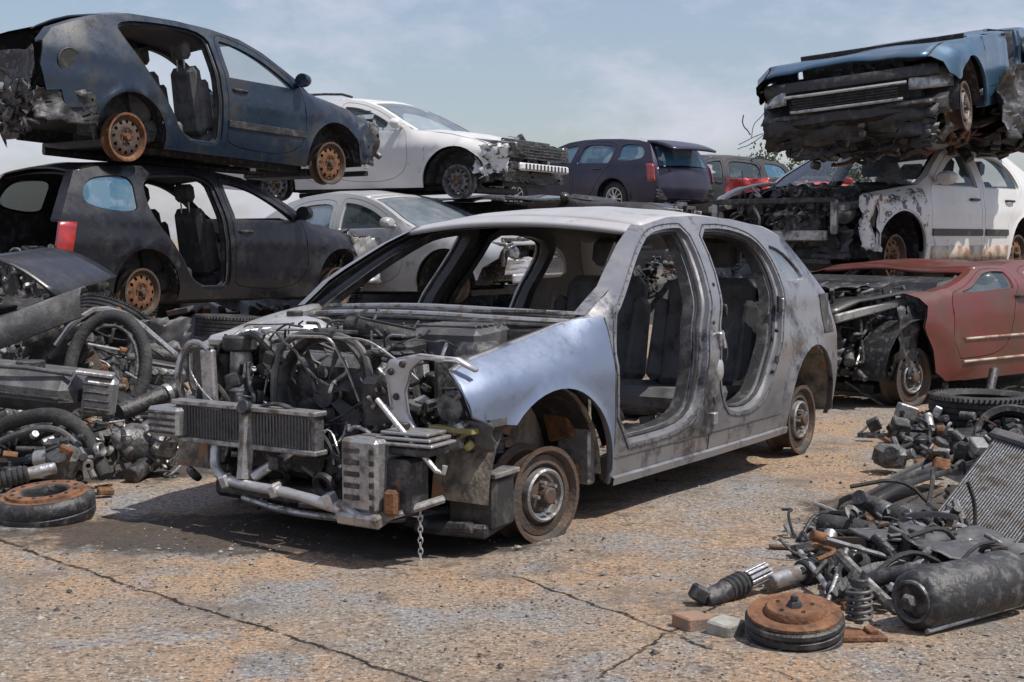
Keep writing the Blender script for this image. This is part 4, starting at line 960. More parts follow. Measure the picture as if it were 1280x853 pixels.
def f(m): wires(m, (3.0, -.95, -.05), (3.3, -.75, .5), 7, 14, (.003, .006))
hb('dangling_wires', f, 'violet wire', c8.root)

# hero body details: wing skin with its own edge, sill seam, catches and covers on the pillars
def f(m):
    ol = [(2.175, .29), (2.178, .60), (2.175, .955), (2.3, .95), (2.6, .893), (2.95, .832), (3.07, .795), (3.09, .72), (3.075, .645), (2.99, .610)]+arc(2.58, .31, .392, 46, 176, 18)+[(2.19, .29)]
    V2, F2, _ = cdt(ol, [], .045); o = len(m.v); e = .012
    m.add([hero.P(p[0], p[1], 1, -.005) for p in V2], [q[::-1] for q in F2])
    for i, p in enumerate(V2):
        a = hero.P(p[0]+e, p[1], 1)-hero.P(p[0]-e, p[1], 1); b = hero.P(p[0], p[1]+e, 1)-hero.P(p[0], p[1]-e, 1); m.nn[o+i] = tuple(b.cross(a).normalized())
    q = dens(ol, .06); m.grid([[hero.P(a[0], a[1], 1, d) for a in q+[q[0]]] for d in (-.005, .002)])
hb('front_wing', f, 'silver blue paint')
def f(m):
    m.tube([hero.P(2.168, z, 1, -.001) for z in (.30, .45, .6, .75, .9, .95)], .004, 0, 6); m.tube([hero.P(2.15-i*.13, .375, 1, -.001) for i in range(14)], .003, 0, 5)
    m.tube([hero.P(1.30, z, 1, -.001) for z in (.375, .33, .28)], .003, 0, 5)
hb('seam', f, 'dark plastic')
def f(m): m.grid([[hero.P(2.16-i*.12, z, 1, d) for i in range(16)] for z, d in ((.30, -.002), (.292, -.016), (.262, -.016), (.25, .03))])
hb('sill_cover', f, 'grey silver paint')
def f(m, x, z, a, b_):
    c = hero.P(x, z, 1, 0); m.lathe([(0, .008), (.8, .007), (1, 0), (1, -.01)], M=Matrix.Translation(c) @ Matrix.Rotation(-pi/2, 4, 'X') @ Matrix.Diagonal((a, b_, 1, 1)), n=24)
hb('grommet', lambda m: f(m, 1.21, .66, .030, .055), 'pale alloy'); hb('grommet', lambda m: f(m, 1.26, .53, .018, .02), 'dark plastic'); hb('grommet', lambda m: f(m, 1.10, .93, .012, .03), 'dark plastic')
hb('door_catch', lambda m: (m.box(hero.P(.44, .93, 1, .0), (.05, .02, .09), mi=0, b=.006), m.box(hero.P(.44, .93, 1, -.012), (.015, .02, .06), mi=1, b=.004)), ['dark plastic', 'bare metal'])
hb('door_hinge', lambda m: (m.box(hero.P(1.20, .80, 1, -.004), (.04, .03, .07), mi=0, b=.006), m.cyl(hero.P(1.20, .76, 1, -.02), hero.P(1.2, .84, 1, -.02), .008, 0)), ['bare metal'])
hb('door_hinge', lambda m: (m.box(hero.P(1.27, .44, 1, -.004), (.04, .03, .06), mi=0, b=.006),), ['bare metal'])
hb('door_catch', lambda m: (m.box(hero.P(.55, .66, 1, -.002), (.03, .012, .04), mi=0, b=.004),), ['dark plastic'])
for x_, z_ in ((.52, .80), (.60, .60), (1.14, 1.05), (1.235, .88)): hb('bolt_hole', lambda m: f(m, x_, z_, .008, .010), 'dark plastic')

# ---------------------------------------------------------------- loose scrap
def piece(name, label, cat, fn, mats, group=None, parts=(), sm=40, solid=0):
    m = MB(); fn(m); xs = [p.x for p in m.v]; ys = [p.y for p in m.v]; o = V(((min(xs)+max(xs))/2, (min(ys)+max(ys))/2, min(p.z for p in m.v)))
    m.v = [p-o for p in m.v]
    if parts:
        e = thing(name, label, cat, o, group=group); m.build(parts[0], mats, e, sm=sm, solid=solid)
        for nm, f2, mt in parts[1:]:
            q = MB(); f2(q); q.v = [p-o for p in q.v]; q.build(nm, mt, e, sm=sm)
        return e
    ob = m.build(name, mats, None, sm=sm, solid=solid); ob.location = o; return tag(ob, label, cat, group)
TY = None
def tyre(label, loc, rot, group='loose tyres lying in the yard', sc=1):
    global TY
    if TY is None: o = tyre_mesh().build('tyre', 'rubber'); TY = o
    else: o = TY.copy(); C.objects.link(o)
    o.location = loc; o.rotation_euler = rot; o.scale = (sc,)*3; return tag(o, label, 'tyre', group)
LIE = pi/2
tyre('worn tyre lying flat under the dark violet estate between its wheels', at(287, 408, 12.6), (LIE, .06, .4))
tyre('tyre leaning at the left edge of the heap just below the violet estate rear wheel', at(140, 402, 11.6), (LIE-.5, .3, 0))
for i, (px_, d_, l_) in enumerate(((150, 12.7, 'under the rear wheel of the dark violet estate'), (404, 14.6, 'under the front wheel of the dark violet estate'))):
    c = at(px_, 400, d_)
    tyre('upper tyre of the pair stacked '+l_, (c.x, c.y, .345), (LIE, 0, i)); tyre('lower tyre of the pair stacked '+l_, (c.x+.03, c.y+.04, .13), (LIE, 0, i+.5))
for x, y in ((-5.6, 14.9), (-4.2, 16.4)):
    for z in (.13, .345): tyre('%s tyre holding up the far %s corner of the dark violet estate' % ('lower' if z < .2 else 'upper', 'rear' if x < -5 else 'front'), (x, y, z), (LIE, 0, x))
tyre('big tyre lying flat beside the red car door', at(1228, 512, 8.3)+V((0, 0, .0)), (LIE, 0, .3), sc=1.0)
def mound(name, lo, hi, n, seed, label, h, kk=.9):
    m = MB(); rd = random.Random(seed); n_ = 16; P = []
    for i in range(n_+1):
        row = []
        for j in range(n_+1):
            u, v = i/n_, j/n_; x = lo[0]+(hi[0]-lo[0])*u; y = lo[1]+(hi[1]-lo[1])*v; e = min(1, 5*u, 5*(1-u), 5*v, 5*(1-v))
            row.append(V((x, y, -.02+h*e*(.55+.5*noise.noise(V((x*1.7, y*1.7, seed)))))))
        P.append(row)
    m.grid(P, 2)
    for q in range(n):
        i = rd.randrange(1, n_); j = rd.randrange(1, n_); p = P[i][j]; clutter(m, (p.x-.12, p.y-.12, p.z-.02), (p.x+.12, p.y+.12, p.z+.10), 4, seed*100+q, (0, 0, 0, 1, 2, 2, 3, 4, 5), kk)
    tag(m.build(name, JM), label, 'scrap', kind='stuff')
mound('scrap_fragments', (-4.9, 7.6), (-2.7, 12.3), 190, 3, 'dark mass of small broken car parts filling the left heap', .55)
mound('scrap_fragments', (-3.4, 6.3), (-2.05, 7.9), 90, 4, 'small dark broken parts at the front of the left heap', .22)
mound('scrap_fragments', (2.05, 6.1), (3.6, 8.4), 80, 5, 'small dark broken parts behind the radiator on the right', .15, .85)
mound('scrap_fragments', (1.02, 4.25), (1.8, 5.5), 60, 6, 'small dark broken parts between the bellows and the silencer', .05, .62)
mound('scrap_fragments', (-8.5, 15.6), (-3.0, 21.5), 110, 8, 'distant scrap seen under and behind the left stack', 1.0, 1.3)
mound('scrap_fragments', (-.6, 18.6), (3.4, 21.4), 60, 12, 'dark scrap holding up the flattened black saloon behind the silver one', .95, 1.3)
mound('scrap_fragments', (-4.4, 19.5), (0.5, 24.0), 90, 9, 'distant scrap behind the silver saloon', 1.3)
mound('scrap_fragments', (2.2, 13.3), (4.4, 16.5), 90, 10, 'dark scrap wedged under the white car', .75)
mound('scrap_fragments', (1.9, 21), (7.5, 31), 110, 11, 'distant dark scrap under the purple and black cars', 1.3)
# --- left heap
def f(m):
    a = at(-70, 345, 8.6); b_ = at(62, 398, 8.0)
    P = [[V((a.x+(b_.x-a.x)*u+.1*v, a.y-.5+.9*v, .78+.26*sin(pi*min(1, (1-u)*.9+.05))*(1-.2*v)+.10*v)) for v in [j/10 for j in range(11)]] for u in [i/14 for i in range(15)]]; m.grid(P)
piece('car_bonnet', 'dark violet curved bonnet lying on the left heap at the picture edge', 'bonnet', f, 'dark violet paint', solid=.012)
def f(m):
    pts = smooth([at(-80, 440, 7.3), at(-10, 420, 7.4), at(60, 392, 7.5), at(104, 376, 7.7)], 2); rows = []
    for dz, dy in ((-.09, .02), (-.085, -.03), (-.03, -.055), (.03, -.055), (.075, -.03), (.08, .03), (.06, .07)): rows.append([p+V((0, dy, dz)) for p in pts])
    m.grid(rows)
piece('bumper', 'long grey bumper lying across the top of the left heap', 'bumper', f, 'grey plastic', solid=.01)
def f(m):
    c = at(28, 482, 6.9); m.box(c, (.66, .36, .20), (.05, .10, -.1), 0, b=.07); m.tube([c+V((-.3, -.15, .11)), c+V((0, -.17, .115)), c+V((.3, -.16, .07))], .012, 0, 8, sm=1)
    m.cyl(c+V((.05, -.02, .09)), c+V((.05, -.02, .125)), .07, 1, 24); m.box(c+V((.0, -.185, -.02)), (.60, .012, .014), (0, .1, -.1), 1, b=.003)
piece('fuel_tank', 'large smooth dark fuel tank at the left edge of the heap', 'fuel tank', f, ['grey plastic', 'dark metal'])
def f(m):
    c = at(125, 495, 6.8); m.box(c, (.16, .12, .19), (.1, .15, .2), 0, b=.02)
    for i in range(4): m.box(c+V((.0, -.065, -.06+i*.04)), (.12, .012, .012), (.1, .15, .2), 1, b=.002)
    m.box(c+V((-.02, 0, .11)), (.18, .15, .02), (0, .15, .2), 0, b=.005)
piece('battery_box', 'pale ribbed metal box beside the dark fuel tank', 'metal box', f, ['bare metal', 'dark metal'])
def ring(m, c, rx, rz, r, mi, y=0, sq=1, a0=-200, a1=25, tilt=.1):
    m.tube([V((c.x+rx*cos(R(a)), c.y+y+tilt*sin(R(a)), c.z+rz*sin(R(a)))) for a in range(int(a0), int(a1), 9)], r, mi, 10)
piece('wheel_arch_liner', 'black ribbed wheel arch liner standing up in the middle of the left heap', 'arch liner', lambda m: (ring(m, at(135, 460, 7.4), .20, .27, .035, 0, a0=-35, a1=185), ring(m, at(135, 460, 7.4), .165, .22, .010, 1, y=-.04, a0=-10, a1=120)), ['rubber', 'dark metal'])
piece('window_frame', 'thin bright metal frame bent into a peak on the left heap', 'metal frame', lambda m: (m.tube([at(70, 432, 7.8), at(92, 402, 7.8), at(125, 383, 7.9), at(165, 396, 8.0), at(218, 442, 8.0)], .016, 0, 6, sm=1), m.tube([at(85, 432, 7.8), at(128, 396, 7.9), at(205, 446, 8.0)], .010, 1, 6, sm=1)), ['bare metal', 'dark metal'])
piece('exhaust_pipe', 'dark exhaust pipe pointing right from the left heap towards the shell', 'pipe', lambda m: (m.tube([at(150, 516, 7.0), at(185, 502, 7.1), at(222, 486, 7.2)], .045, 0, 16), m.cyl(at(206, 493, 7.15), at(212, 490, 7.17), .05, 1, 16)), ['dark metal', 'bare metal'])
piece('door_frame', 'large black door frame rubber arching over the engine pieces lower left', 'door frame', lambda m: (m.tube([at(-30, 548, 6.5), at(20, 524, 6.45), at(72, 516, 6.4), at(108, 540, 6.35), at(132, 596, 6.25)], .035, 0, 10, sm=2), m.tube([at(-30, 566, 6.45), at(25, 540, 6.4), at(68, 533, 6.35), at(98, 555, 6.3), at(118, 598, 6.2)], .015, 1, 8, sm=2)), ['rubber', 'grey plastic'])
def corr(m, a, b_, r, n, mi=0):
    a = V(a); b_ = V(b_); pr = []; L_ = (b_-a).length
    for i in range(n): z = L_*i/n; w_ = L_/n; pr += [(r*.86, z), (r, z+w_*.25), (r, z+w_*.6), (r*.86, z+w_*.85)]
    m.lathe([(0, 0)]+pr+[(r*.7, L_), (0, L_)], a, b_-a, mi, 24)
piece('rubber_bellows', 'ribbed black bellows lying behind the brake drum at the left edge', 'bellows', lambda m: (corr(m, at(-12, 604, 6.0), at(36, 592, 6.05), .038, 7), m.cyl(at(34, 593, 6.05), at(70, 584, 6.1), .028, 1)), ['rubber', 'bare metal'])
def f(m):
    c = at(82, 578, 6.25); m.box(c, (.13, .14, .14), (.2, .3, .1), 1, b=.03); m.cyl(c+V((-.12, -.05, .02)), c+V((.03, -.06, .04)), .04, 3); m.cyl(c+V((-.02, -.08, -.05)), c+V((0, -.13, .05)), .045, 0, 18)
    m.box(c+V((.02, -.09, .04)), (.06, .03, .10), (.1, .5, 0), 4, b=.008); clutter(m, c-V((.15, .08, .06)), c+V((.15, .08, .12)), 22, 12, (0, 1, 3, 5), .5)
piece('starter_motor', 'metal motor with a rust coloured plate behind the brake drum', 'motor', f, JM)
def f(m):
    c = at(182, 562, 6.75); m.lathe([(0, .16), (.05, .16), (.06, .13), (.085, .11), (.10, .04), (.13, .0), (.13, -.04), (.10, -.06), (0, -.06)], c+V((0, .02, .02)), (-.5, -.6, .25), 0, 28)
    m.cyl(c+V((.02, -.05, -.06)), c+V((-.02, -.20, -.10)), .042, 1, 20); m.box(c+V((.09, -.02, .04)), (.13, .16, .14), (.3, .2, .4), 0, b=.03); m.cyl(c+V((-.12, -.05, .08)), c+V((-.03, -.08, .0)), .045, 2, 18)
    for i in range(9): a = i*.7; m.cyl(c+V((.1*cos(a), -.04, .02+.1*sin(a))), c+V((.1*cos(a), -.07, .02+.1*sin(a))), .010, 3, 6)
    clutter(m, c-V((.16, .12, .12)), c+V((.17, .1, .12)), 45, 44, (0, 2, 3, 4), .5)
piece('gearbox', 'cast metal gearbox lying on the sand left of the stripped shell', 'gearbox', f, ['cast metal', 'dark metal', 'bare metal', 'pale alloy', 'dark plastic'])
def drum(m):
    c = at(60, 668, 5.72); c.z = 0; A = Matrix.Translation(c) @ Matrix.Rotation(.10, 4, 'X') @ Matrix.Rotation(-.05, 4, 'Y')
    m.lathe([(.088, .11), (.092, .120), (.10, .124), (.150, .124), (.156, .114), (.176, .112), (.190, .104), (.198, .085), (.198, .055), (.194, .05), (.198, .045), (.196, .02), (.185, .0), (.10, .0), (.086, .02)], M=A, mi=0, n=56, closed=True)
    for k in range(12): a = 2*pi*k/12; m.lathe([(0, .004), (.008, .004), (.009, 0)], M=A @ Matrix.Translation((.128*cos(a), .128*sin(a), .127)), mi=1, n=10)
    m.lathe([(.100, .123), (.104, .127), (.153, .127), (.157, .115), (.175, .1135)], M=A, mi=2, n=48)
piece('brake_drum', 'rust topped round drum with a big centre hole, lying flat below the left heap', 'brake drum', drum, ['dark metal', 'dark plastic', 'rust'])
piece('rusty_bracket', 'small rusty bracket on the sand right of the lower left drum', 'bracket', lambda m: (m.box(at(132, 614, 6.2)+V((0, 0, .0)), (.07, .05, .03), (.1, .1, .5), 0, b=.006), m.tube([at(105, 612, 6.2), at(140, 606, 6.3)], .007, 0)), ['rust'])
piece('corrugated_hose', 'ribbed grey hose lying high on the left heap behind the wing rail', 'hose', lambda m: corr(m, at(172, 438, 8.3), at(222, 446, 8.4), .035, 9), ['grey plastic'])
piece('engine_cover', 'dark grey slab of plastic undertray hanging over the left heap', 'undertray', lambda m: crumple(m, at(150, 440, 8).x, at(230, 440, 8).x, .30, .52, 8.4, 3, .05, 0, 'xz', 8), ['grey plastic'], solid=.01)
rd = random.Random(77)
LOTS = [('steering_rod', 'thin steel rod lying across the left heap'), ('exhaust_pipe', 'short dark pipe stub in the left heap'), ('cable', 'loose black cable looping over the left heap'), ('suspension_arm', 'forked suspension arm in the left heap'), ('plastic_strip', 'bent strip of plastic trim in the left heap'), ('metal_plate', 'crooked metal plate in the left heap')]
def rnd_piece(kind, c, k, rd):
    c = V(c); d = V((rd.uniform(-1, 1), rd.uniform(-.5, .5), rd.uniform(-.35, .35))).normalized()
    def f(m):
        if kind == 'steering_rod': m.tube([c-d*.22*k, c+d*.22*k], .009*k, 0, 8); m.cyl(c+d*.2*k, c+d*.25*k, .02*k, 1)
        elif kind == 'exhaust_pipe': m.tube([c-d*.15*k, c+V((0, 0, .03)), c+d*.16*k+V((0, 0, .02))], .028*k, 0, 12, sm=1)
        elif kind == 'cable': m.tube([c-d*.2*k, c+V((.03, 0, .10*k)), c+d*.15*k+V((0, -.05, .02)), c+d*.3*k+V((0, 0, -.02))], .009*k, 0, 6, sm=2)
        elif kind == 'suspension_arm':
            m.tube([c-d*.16*k, c, c+d*.15*k+V((0, .06, .02))], .020*k, 0, 8, sm=1); m.tube([c, c+d*.14*k+V((0, -.08, -.01))], .017*k, 0, 8); m.lathe([(.015, -.02), (.03, -.02), (.03, .02), (.015, .02)], c-d*.17*k, (0, .3, 1), 1, 16, closed=True)
        elif kind == 'plastic_strip':
            m.grid([[c+d*(u-.5)*.4*k+V((0, w_, .05*sin(u*3)+ (0 if abs(w_) > .015 else .015))) for w_ in (-.03, -.012, .012, .03)] for u in [i/8 for i in range(9)]])
        else:
            Mx = Matrix.Translation(c) @ Euler((rd.uniform(-.9, .9), rd.uniform(-.6, .6), rd.uniform(0, 3))).to_matrix().to_4x4(); m.box((0, 0, 0), (.18*k, .12*k, .012), M=Mx); m.box((0, 0, 0), (.18*k, .012, .04*k), M=Mx @ Matrix.Translation((0, .06*k, .015)), mi=0); m.cyl(Mx @ V((.04*k, 0, 0)), Mx @ V((.04*k, 0, .02)), .015*k, 1)
    return f
MT = {'steering_rod': ['bare metal', 'rust'], 'exhaust_pipe': ['dark metal'], 'cable': ['rubber'], 'suspension_arm': ['cast metal', 'dark plastic'], 'plastic_strip': ['dark plastic'], 'metal_plate': ['rusty steel', 'bare metal']}
PLUR = {'steering_rod': 'steel rods', 'exhaust_pipe': 'pipe stubs', 'cable': 'loose cables', 'suspension_arm': 'suspension arms', 'plastic_strip': 'strips of trim', 'metal_plate': 'crooked plates'}
LAND = {}
def scatter(pts, heap, seed, marks, k=1):
    rd = random.Random(seed); used = {}
    adj = {'steering_rod': 'thin steel rod', 'exhaust_pipe': 'short dark pipe stub', 'cable': 'looping black cable', 'suspension_arm': 'forked suspension arm', 'plastic_strip': 'bent plastic strip', 'metal_plate': 'crooked rusty plate'}
    for i, p in enumerate(pts):
        kd = LOTS[i % len(LOTS)][0]; free = [q for q in marks if q not in used.setdefault(kd, set())]
        if not free: continue
        q = min(free, key=lambda n_: (marks[n_]-p).length)
        if (marks[q]-p).length > .9: continue
        used[kd].add(q)
        piece(kd, adj[kd]+' beside the '+q, kd.split('_')[-1], rnd_piece(kd, p, k*rd.uniform(.8, 1.2), rd), MT[kd], group=PLUR[kd]+' in '+heap)
rd = random.Random(5); pts = []
for i in range(66):
    px_ = rd.uniform(0, 232); py_ = rd.uniform(385, 590-.2*px_); d_ = 10.6-(py_-385)/200*4.0; pts.append(at(px_, py_, d_))
scatter(pts, 'the left heap', 6, {'dark violet bonnet': at(30, 370, 8.4), 'long grey bumper': at(60, 400, 7.6), 'smooth dark fuel tank': at(28, 482, 6.9), 'pale ribbed metal box': at(125, 495, 6.9), 'standing wheel arch liner': at(135, 450, 7.5), 'peaked bright metal frame': at(128, 396, 8.2), 'dark exhaust pipe': at(185, 502, 7.1), 'cast gearbox': at(182, 562, 6.8),
 'ribbed grey hose': at(195, 440, 8.3), 'tyre under the violet estate rear wheel': at(150, 400, 11), 'motor behind the round drum': at(82, 578, 6.3), 'black door frame rubber': at(72, 520, 6.5), 'far side of the arch liner': at(120, 420, 9.3)}, 1.1)
# --- right heap
def f(m):
    c = at(1262, 560, 7.5); A = Matrix.Translation(c+V((0, 0, .02))) @ Euler((.55, .2, .2)).to_matrix().to_4x4() @ Matrix.Rotation(pi/2, 4, 'X') @ Matrix.Rotation(0, 4, 'X')
    m.T = Matrix.Translation(c) @ Euler((-.5, .1, -.3)).to_matrix().to_4x4(); q = rim_mesh('spoke', .19); 
    for p in q.v: m.v.append(m.T @ V((p.x, p.y, p.z)))
    m.f += q.f; m.m += q.m; m.T = Matrix.Identity(4)
piece('alloy_wheel', 'dark spoked wheel leaning behind the radiator on the right', 'wheel', f, ['dark metal', 'grey plastic'])
def f(m):
    tl, bl, br = at(1220, 538, 5.78), at(1160, 652, 5.50), at(1266, 692, 5.22); X = (br-bl); Yv = (tl-bl); w_, h_ = X.length, Yv.length; Xn = X.normalized(); Zn = Xn.cross(Yv).normalized(); Yn = Zn.cross(Xn)
    A = Matrix((( *Xn, 0), (*Yn, 0), (*Zn, 0), (0, 0, 0, 1))).transposed(); A.translation = bl
    m.T = A
    m.box((w_/2, h_/2, -.02), (w_, h_, .02), mi=1, b=.003)
    for i in range(30):
        x = .012+(w_-.024)*i/29; m.box((x, h_/2, 0), (.0045, h_-.05, .012), mi=0, b=.001)
    for i in range(60): y = .03+(h_-.06)*i/59; m.box((w_/2, y, -.004), (w_, .0015, .010), mi=0, b=.0003)
    m.box((w_/2, .0, 0), (w_+.04, .05, .05), mi=2, b=.01); m.box((w_/2, h_, 0), (w_+.04, .05, .05), mi=2, b=.01)
    m.T = Matrix.Identity(4)
piece('radiator', 'finned grey radiator leaning on the right heap', 'radiator', f, ['bare metal', 'dark plastic', 'grey plastic'])
def uch(m, a, b_, w_=.04, mi=0):
    a, b_ = V(a), V(b_); d = (b_-a).normalized(); n_ = d.cross(V((0, 0, 1))).normalized(); P = []
    for i in range(9):
        p = a+(b_-a)*i/8+V((0, 0, .02*sin(pi*i/8))); P.append([p+n_*w_+V((0, 0, .03)), p+n_*w_, p-n_*w_, p-n_*w_+V((0, 0, .03))])
    m.grid(P, mi)
piece('plastic_channel', 'long dark plastic channel pointing at the radiator, nearer one', 'trim', lambda m: uch(m, at(1082, 632, 5.9), at(1180, 592, 6.5)), 'dark plastic', solid=.006)
piece('plastic_channel', 'long dark plastic channel pointing at the radiator, farther one', 'trim', lambda m: uch(m, at(1105, 612, 6.5), at(1210, 568, 7.1), .03), 'grey plastic', solid=.006)
piece('wiper_linkage', 'flat black wiper linkage on the sand left of the big tyre', 'linkage', lambda m: (m.tube([at(1110, 566, 7.3), at(1150, 552, 7.5), at(1192, 560, 7.4)], .014, 0, 8), m.cyl(at(1150, 556, 7.45), at(1150, 548, 7.45), .035, 0), m.tube([at(1128, 545, 7.7), at(1180, 574, 7.1)], .012, 1, 8), m.box(at(1175, 540, 7.6), (.14, .1, .05), mi=0, b=.012)), ['dark plastic', 'bare metal'])
piece('brick', 'rust coloured brick lying beside the big tyre near the red car', 'brick', lambda m: m.box(at(1150, 522, 8.6), (.09, .10, .10), (0, 0, .3), 0, b=.008), 'brick')
def f(m):
    a, b_ = at(1022, 654, 5.25), at(1096, 668, 5.15); m.lathe([(0, 0), (.03, .002), (.04, .015), (.042, .06), (.044, .16), (.04, (b_-a).length-.01), (.03, (b_-a).length), (0, (b_-a).length)], a, b_-a, 0, 24)
piece('foam_roll', 'smooth dark cylinder at the back of the near right heap', 'cylinder', f, 'rubber')
piece('shock_absorber', 'ribbed strut bellows pointing right behind the big rusty drum', 'strut', lambda m: (corr(m, at(1002, 716, 4.62), at(1088, 690, 4.85), .042, 17), m.cyl(at(962, 728, 4.5), at(1004, 715, 4.63), .028, 1, 16), m.tube([at(940, 726, 4.6), at(966, 720, 4.6), at(985, 716, 4.62)], .012, 1, 8, sm=1)), ['rubber', 'bare metal'])
def f(m):
    c = at(1100, 690, 4.85); m.box(c, (.14, .12, .10), (.1, .1, .3), 0, b=.008); m.box(c+V((0, 0, .06)), (.18, .14, .012), (.05, .1, .3), 1, b=.003); m.box(c+V((.06, -.02, .02)), (.02, .14, .12), (.1, .1, .3), 1, b=.004)
piece('mounting_bracket', 'folded dark steel bracket at the right end of the ribbed strut', 'bracket', f, ['dark metal', 'grey plastic'])
def f(m):
    c = at(1142, 690, 4.9); m.lathe([(0, .05), (.015, .05), (.02, .03), (.04, .028), (.045, .01), (.075, .008), (.08, -.01), (.07, -.03), (0, -.03)], c, (-.15, -.85, .5), 0, 30); m.lathe([(0, .052), (.028, .045), (.03, .03)], c, (-.15, -.85, .5), 1, 20)
piece('wheel_hub', 'small wheel hub with a rusty centre below the radiator', 'hub', f, ['cast metal', 'rust'])
def f(m):
    a, b_ = at(880, 752, 4.35), at(962, 712, 4.55); corr(m, a+(b_-a)*.32, a+(b_-a)*.60, .040, 4); m.cyl(a, a+(b_-a)*.34, .032, 1, 16, .036); m.box(at(874, 742, 4.35), (.05, .06, .05), (0, .5, .2), 1, b=.008)
    c = a+(b_-a)*.62; d = (b_-a).normalized(); n1 = d.cross(V((0, 0, 1))).normalized(); n2 = d.cross(n1)
    m.cyl(c, c+d*.10, .028, 0, 16)
    for i in range(12): an = 2*pi*i/12; o_ = (n1*cos(an)+n2*sin(an)); m.box((0, 0, 0), (.10, .007, .012), M=Matrix.Translation(c+d*.05+o_*.031) @ Matrix((( *d, 0), (*n1, 0), (*n2, 0), (0, 0, 0, 1))).transposed() @ Matrix.Rotation(an, 4, 'X'), mi=2, b=.002)
piece('driveshaft_joint', 'black driveshaft joint with boot and splines left of the rusty drum', 'driveshaft', f, ['rubber', 'dark metal', 'bare metal'])
def f(m):
    c = at(993, 812, 3.98); c.z = .0; A = Matrix.Translation(c) @ Matrix.Rotation(.16, 4, 'X') @ Matrix.Rotation(-.05, 4, 'Y'); m.T = A
    m.lathe([(0, .0), (.125, .0), (.140, .012), (.140, .026), (.132, .030), (.140, .036), (.143, .052), (.136, .056), (.142, .062), (.142, .074), (.134, .080), (.0, .08)], mi=1, n=60)
    m.lathe([(.10, .081), (.134, .082), (.134, .090), (.10, .092), (.085, .088)], mi=0, n=60)
    m.lathe([(.0, .108), (.03, .108), (.078, .110), (.084, .104), (.086, .088)], mi=0, n=48); m.T = Matrix.Identity(4)
def f2(m):
    c = at(993, 812, 3.98); c.z = .0; m.T = Matrix.Translation(c) @ Matrix.Rotation(.16, 4, 'X') @ Matrix.Rotation(-.05, 4, 'Y')
    m.lathe([(.0, .140), (.009, .140), (.012, .134), (.012, .124), (.018, .122), (.024, .112), (.026, .107)], mi=0, n=6)
    for k in range(5): a = 2*pi*k/5; m.lathe([(.006, .112), (.006, .109)], mi=0, n=8, M=Matrix.Translation((.052*cos(a), .052*sin(a), 0)))
    m.T = Matrix.Identity(4)
piece('brake_disc', 'large rusty brake disc lying on a dark drum in the right foreground', 'brake disc', f, ['rust', 'dark metal'], parts=('disc', ('hub_nut', f2, 'dark metal')))
def f(m):
    c = at(1073, 800, 4.05); c.z = .03; m.cyl(c, c+V((0, 0, .12)), .014, 1, 12); m.cyl(c+V((0, 0, .11)), c+V((0, 0, .135)), .026, 2, 20)
    m.tube([c+V((.036*cos(a*.45), .036*sin(a*.45), .006+a*.0014)) for a in range(75)], .006, 0, 8)
    m.cyl(c+V((.01, 0, .13)), c+V((.02, 0, .155)), .012, 2)
piece('coil_spring', 'small black coil spring standing on a rusty plate beside the big disc', 'spring', f, ['grey plastic', 'bare metal', 'dark metal'])
def f(m):
    c = at(1068, 806, 3.98); c.z = .014; m.box(c, (.17, .085, .016), (0, .03, .1), 0, b=.003); m.box(c+V((.05, .01, .012)), (.03, .05, .014), (0, 0, .1), 0, b=.003); m.box(c+V((-.05, .01, .012)), (.03, .03, .014), (0, 0, .3), 0, b=.003)
piece('rusty_plate', 'orange brown rusty plate on the ground under the small spring', 'plate', f, 'rust')
def f(m):
    a, b_ = at(1140, 772, 4.05), at(1268, 742, 4.35); a.z = b_.z = .095; L_ = (b_-a).length
    m.lathe([(0, .012), (.055, .012), (.060, 0), (.078, .004), (.088, .016), (.090, .03), (.089, .06), (.092, .065), (.092, L_-.05), (.085, L_-.02), (.07, L_), (0, L_)], a, b_-a, 0, 40)
    m.tube([a+V((.03, -.05, -.075)), b_+V((0, -.06, -.07))], .008, 1, 8)
def f2(m):
    a, b_ = at(1140, 772, 4.05), at(1268, 742, 4.35); a.z = b_.z = .095; d = (b_-a).normalized(); m.lathe([(0, .022), (.020, .022), (.026, .012), (.028, -.0)], a-d*.012, -d, 0, 6); m.lathe([(.05, .0), (.055, .012), (.062, .012), (.066, 0)], a+d*.005, -d, 0, 36)
piece('silencer', 'big dark exhaust silencer lying at the right foreground edge', 'silencer', f, ['dark metal', 'bare metal'], parts=('casing', ('end_bolt', f2, 'cast metal')))
piece('control_arm', 'curved black control arm arching from the rusty disc to the silencer', 'control arm', lambda m: m.tube([at(1040, 745, 4.3), at(1062, 722, 4.4), at(1100, 708, 4.5), at(1150, 712, 4.5), at(1205, 722, 4.45)], [.016, .02, .022, .022, .018], 0, 4, sm=2), 'dark metal')
piece('relay_box', 'small pale relay box lying above the silencer', 'relay', lambda m: (m.box(at(1122, 737, 4.25), (.06, .025, .025), (.2, .4, .3), 0, b=.004),), 'pale alloy')
piece('brick', 'reddish broken brick lying flat left of the large rusty disc', 'brick', lambda m: m.box(V((at(866, 785, 4.1).x, 4.1, .022)), (.095, .09, .042), (0, .05, .5), 0, b=.005), 'brick')
piece('concrete_lump', 'pale grey chunk of concrete between the red brick and the rusty disc', 'concrete', lambda m: m.box(V((at(907, 790, 4.03).x, 4.03, .024)), (.085, .085, .045), (.05, -.06, .8), 0, b=.006), 'concrete block')
piece('flat_bar', 'thin rusty bar lying on the sand left of the dark foam cylinder', 'bar', lambda m: (m.box(V((at(990, 682, 5.15).x, 5.15, .012)), (.17, .03, .010), (0, .03, -.1), 0, b=.002),), 'rusty steel')
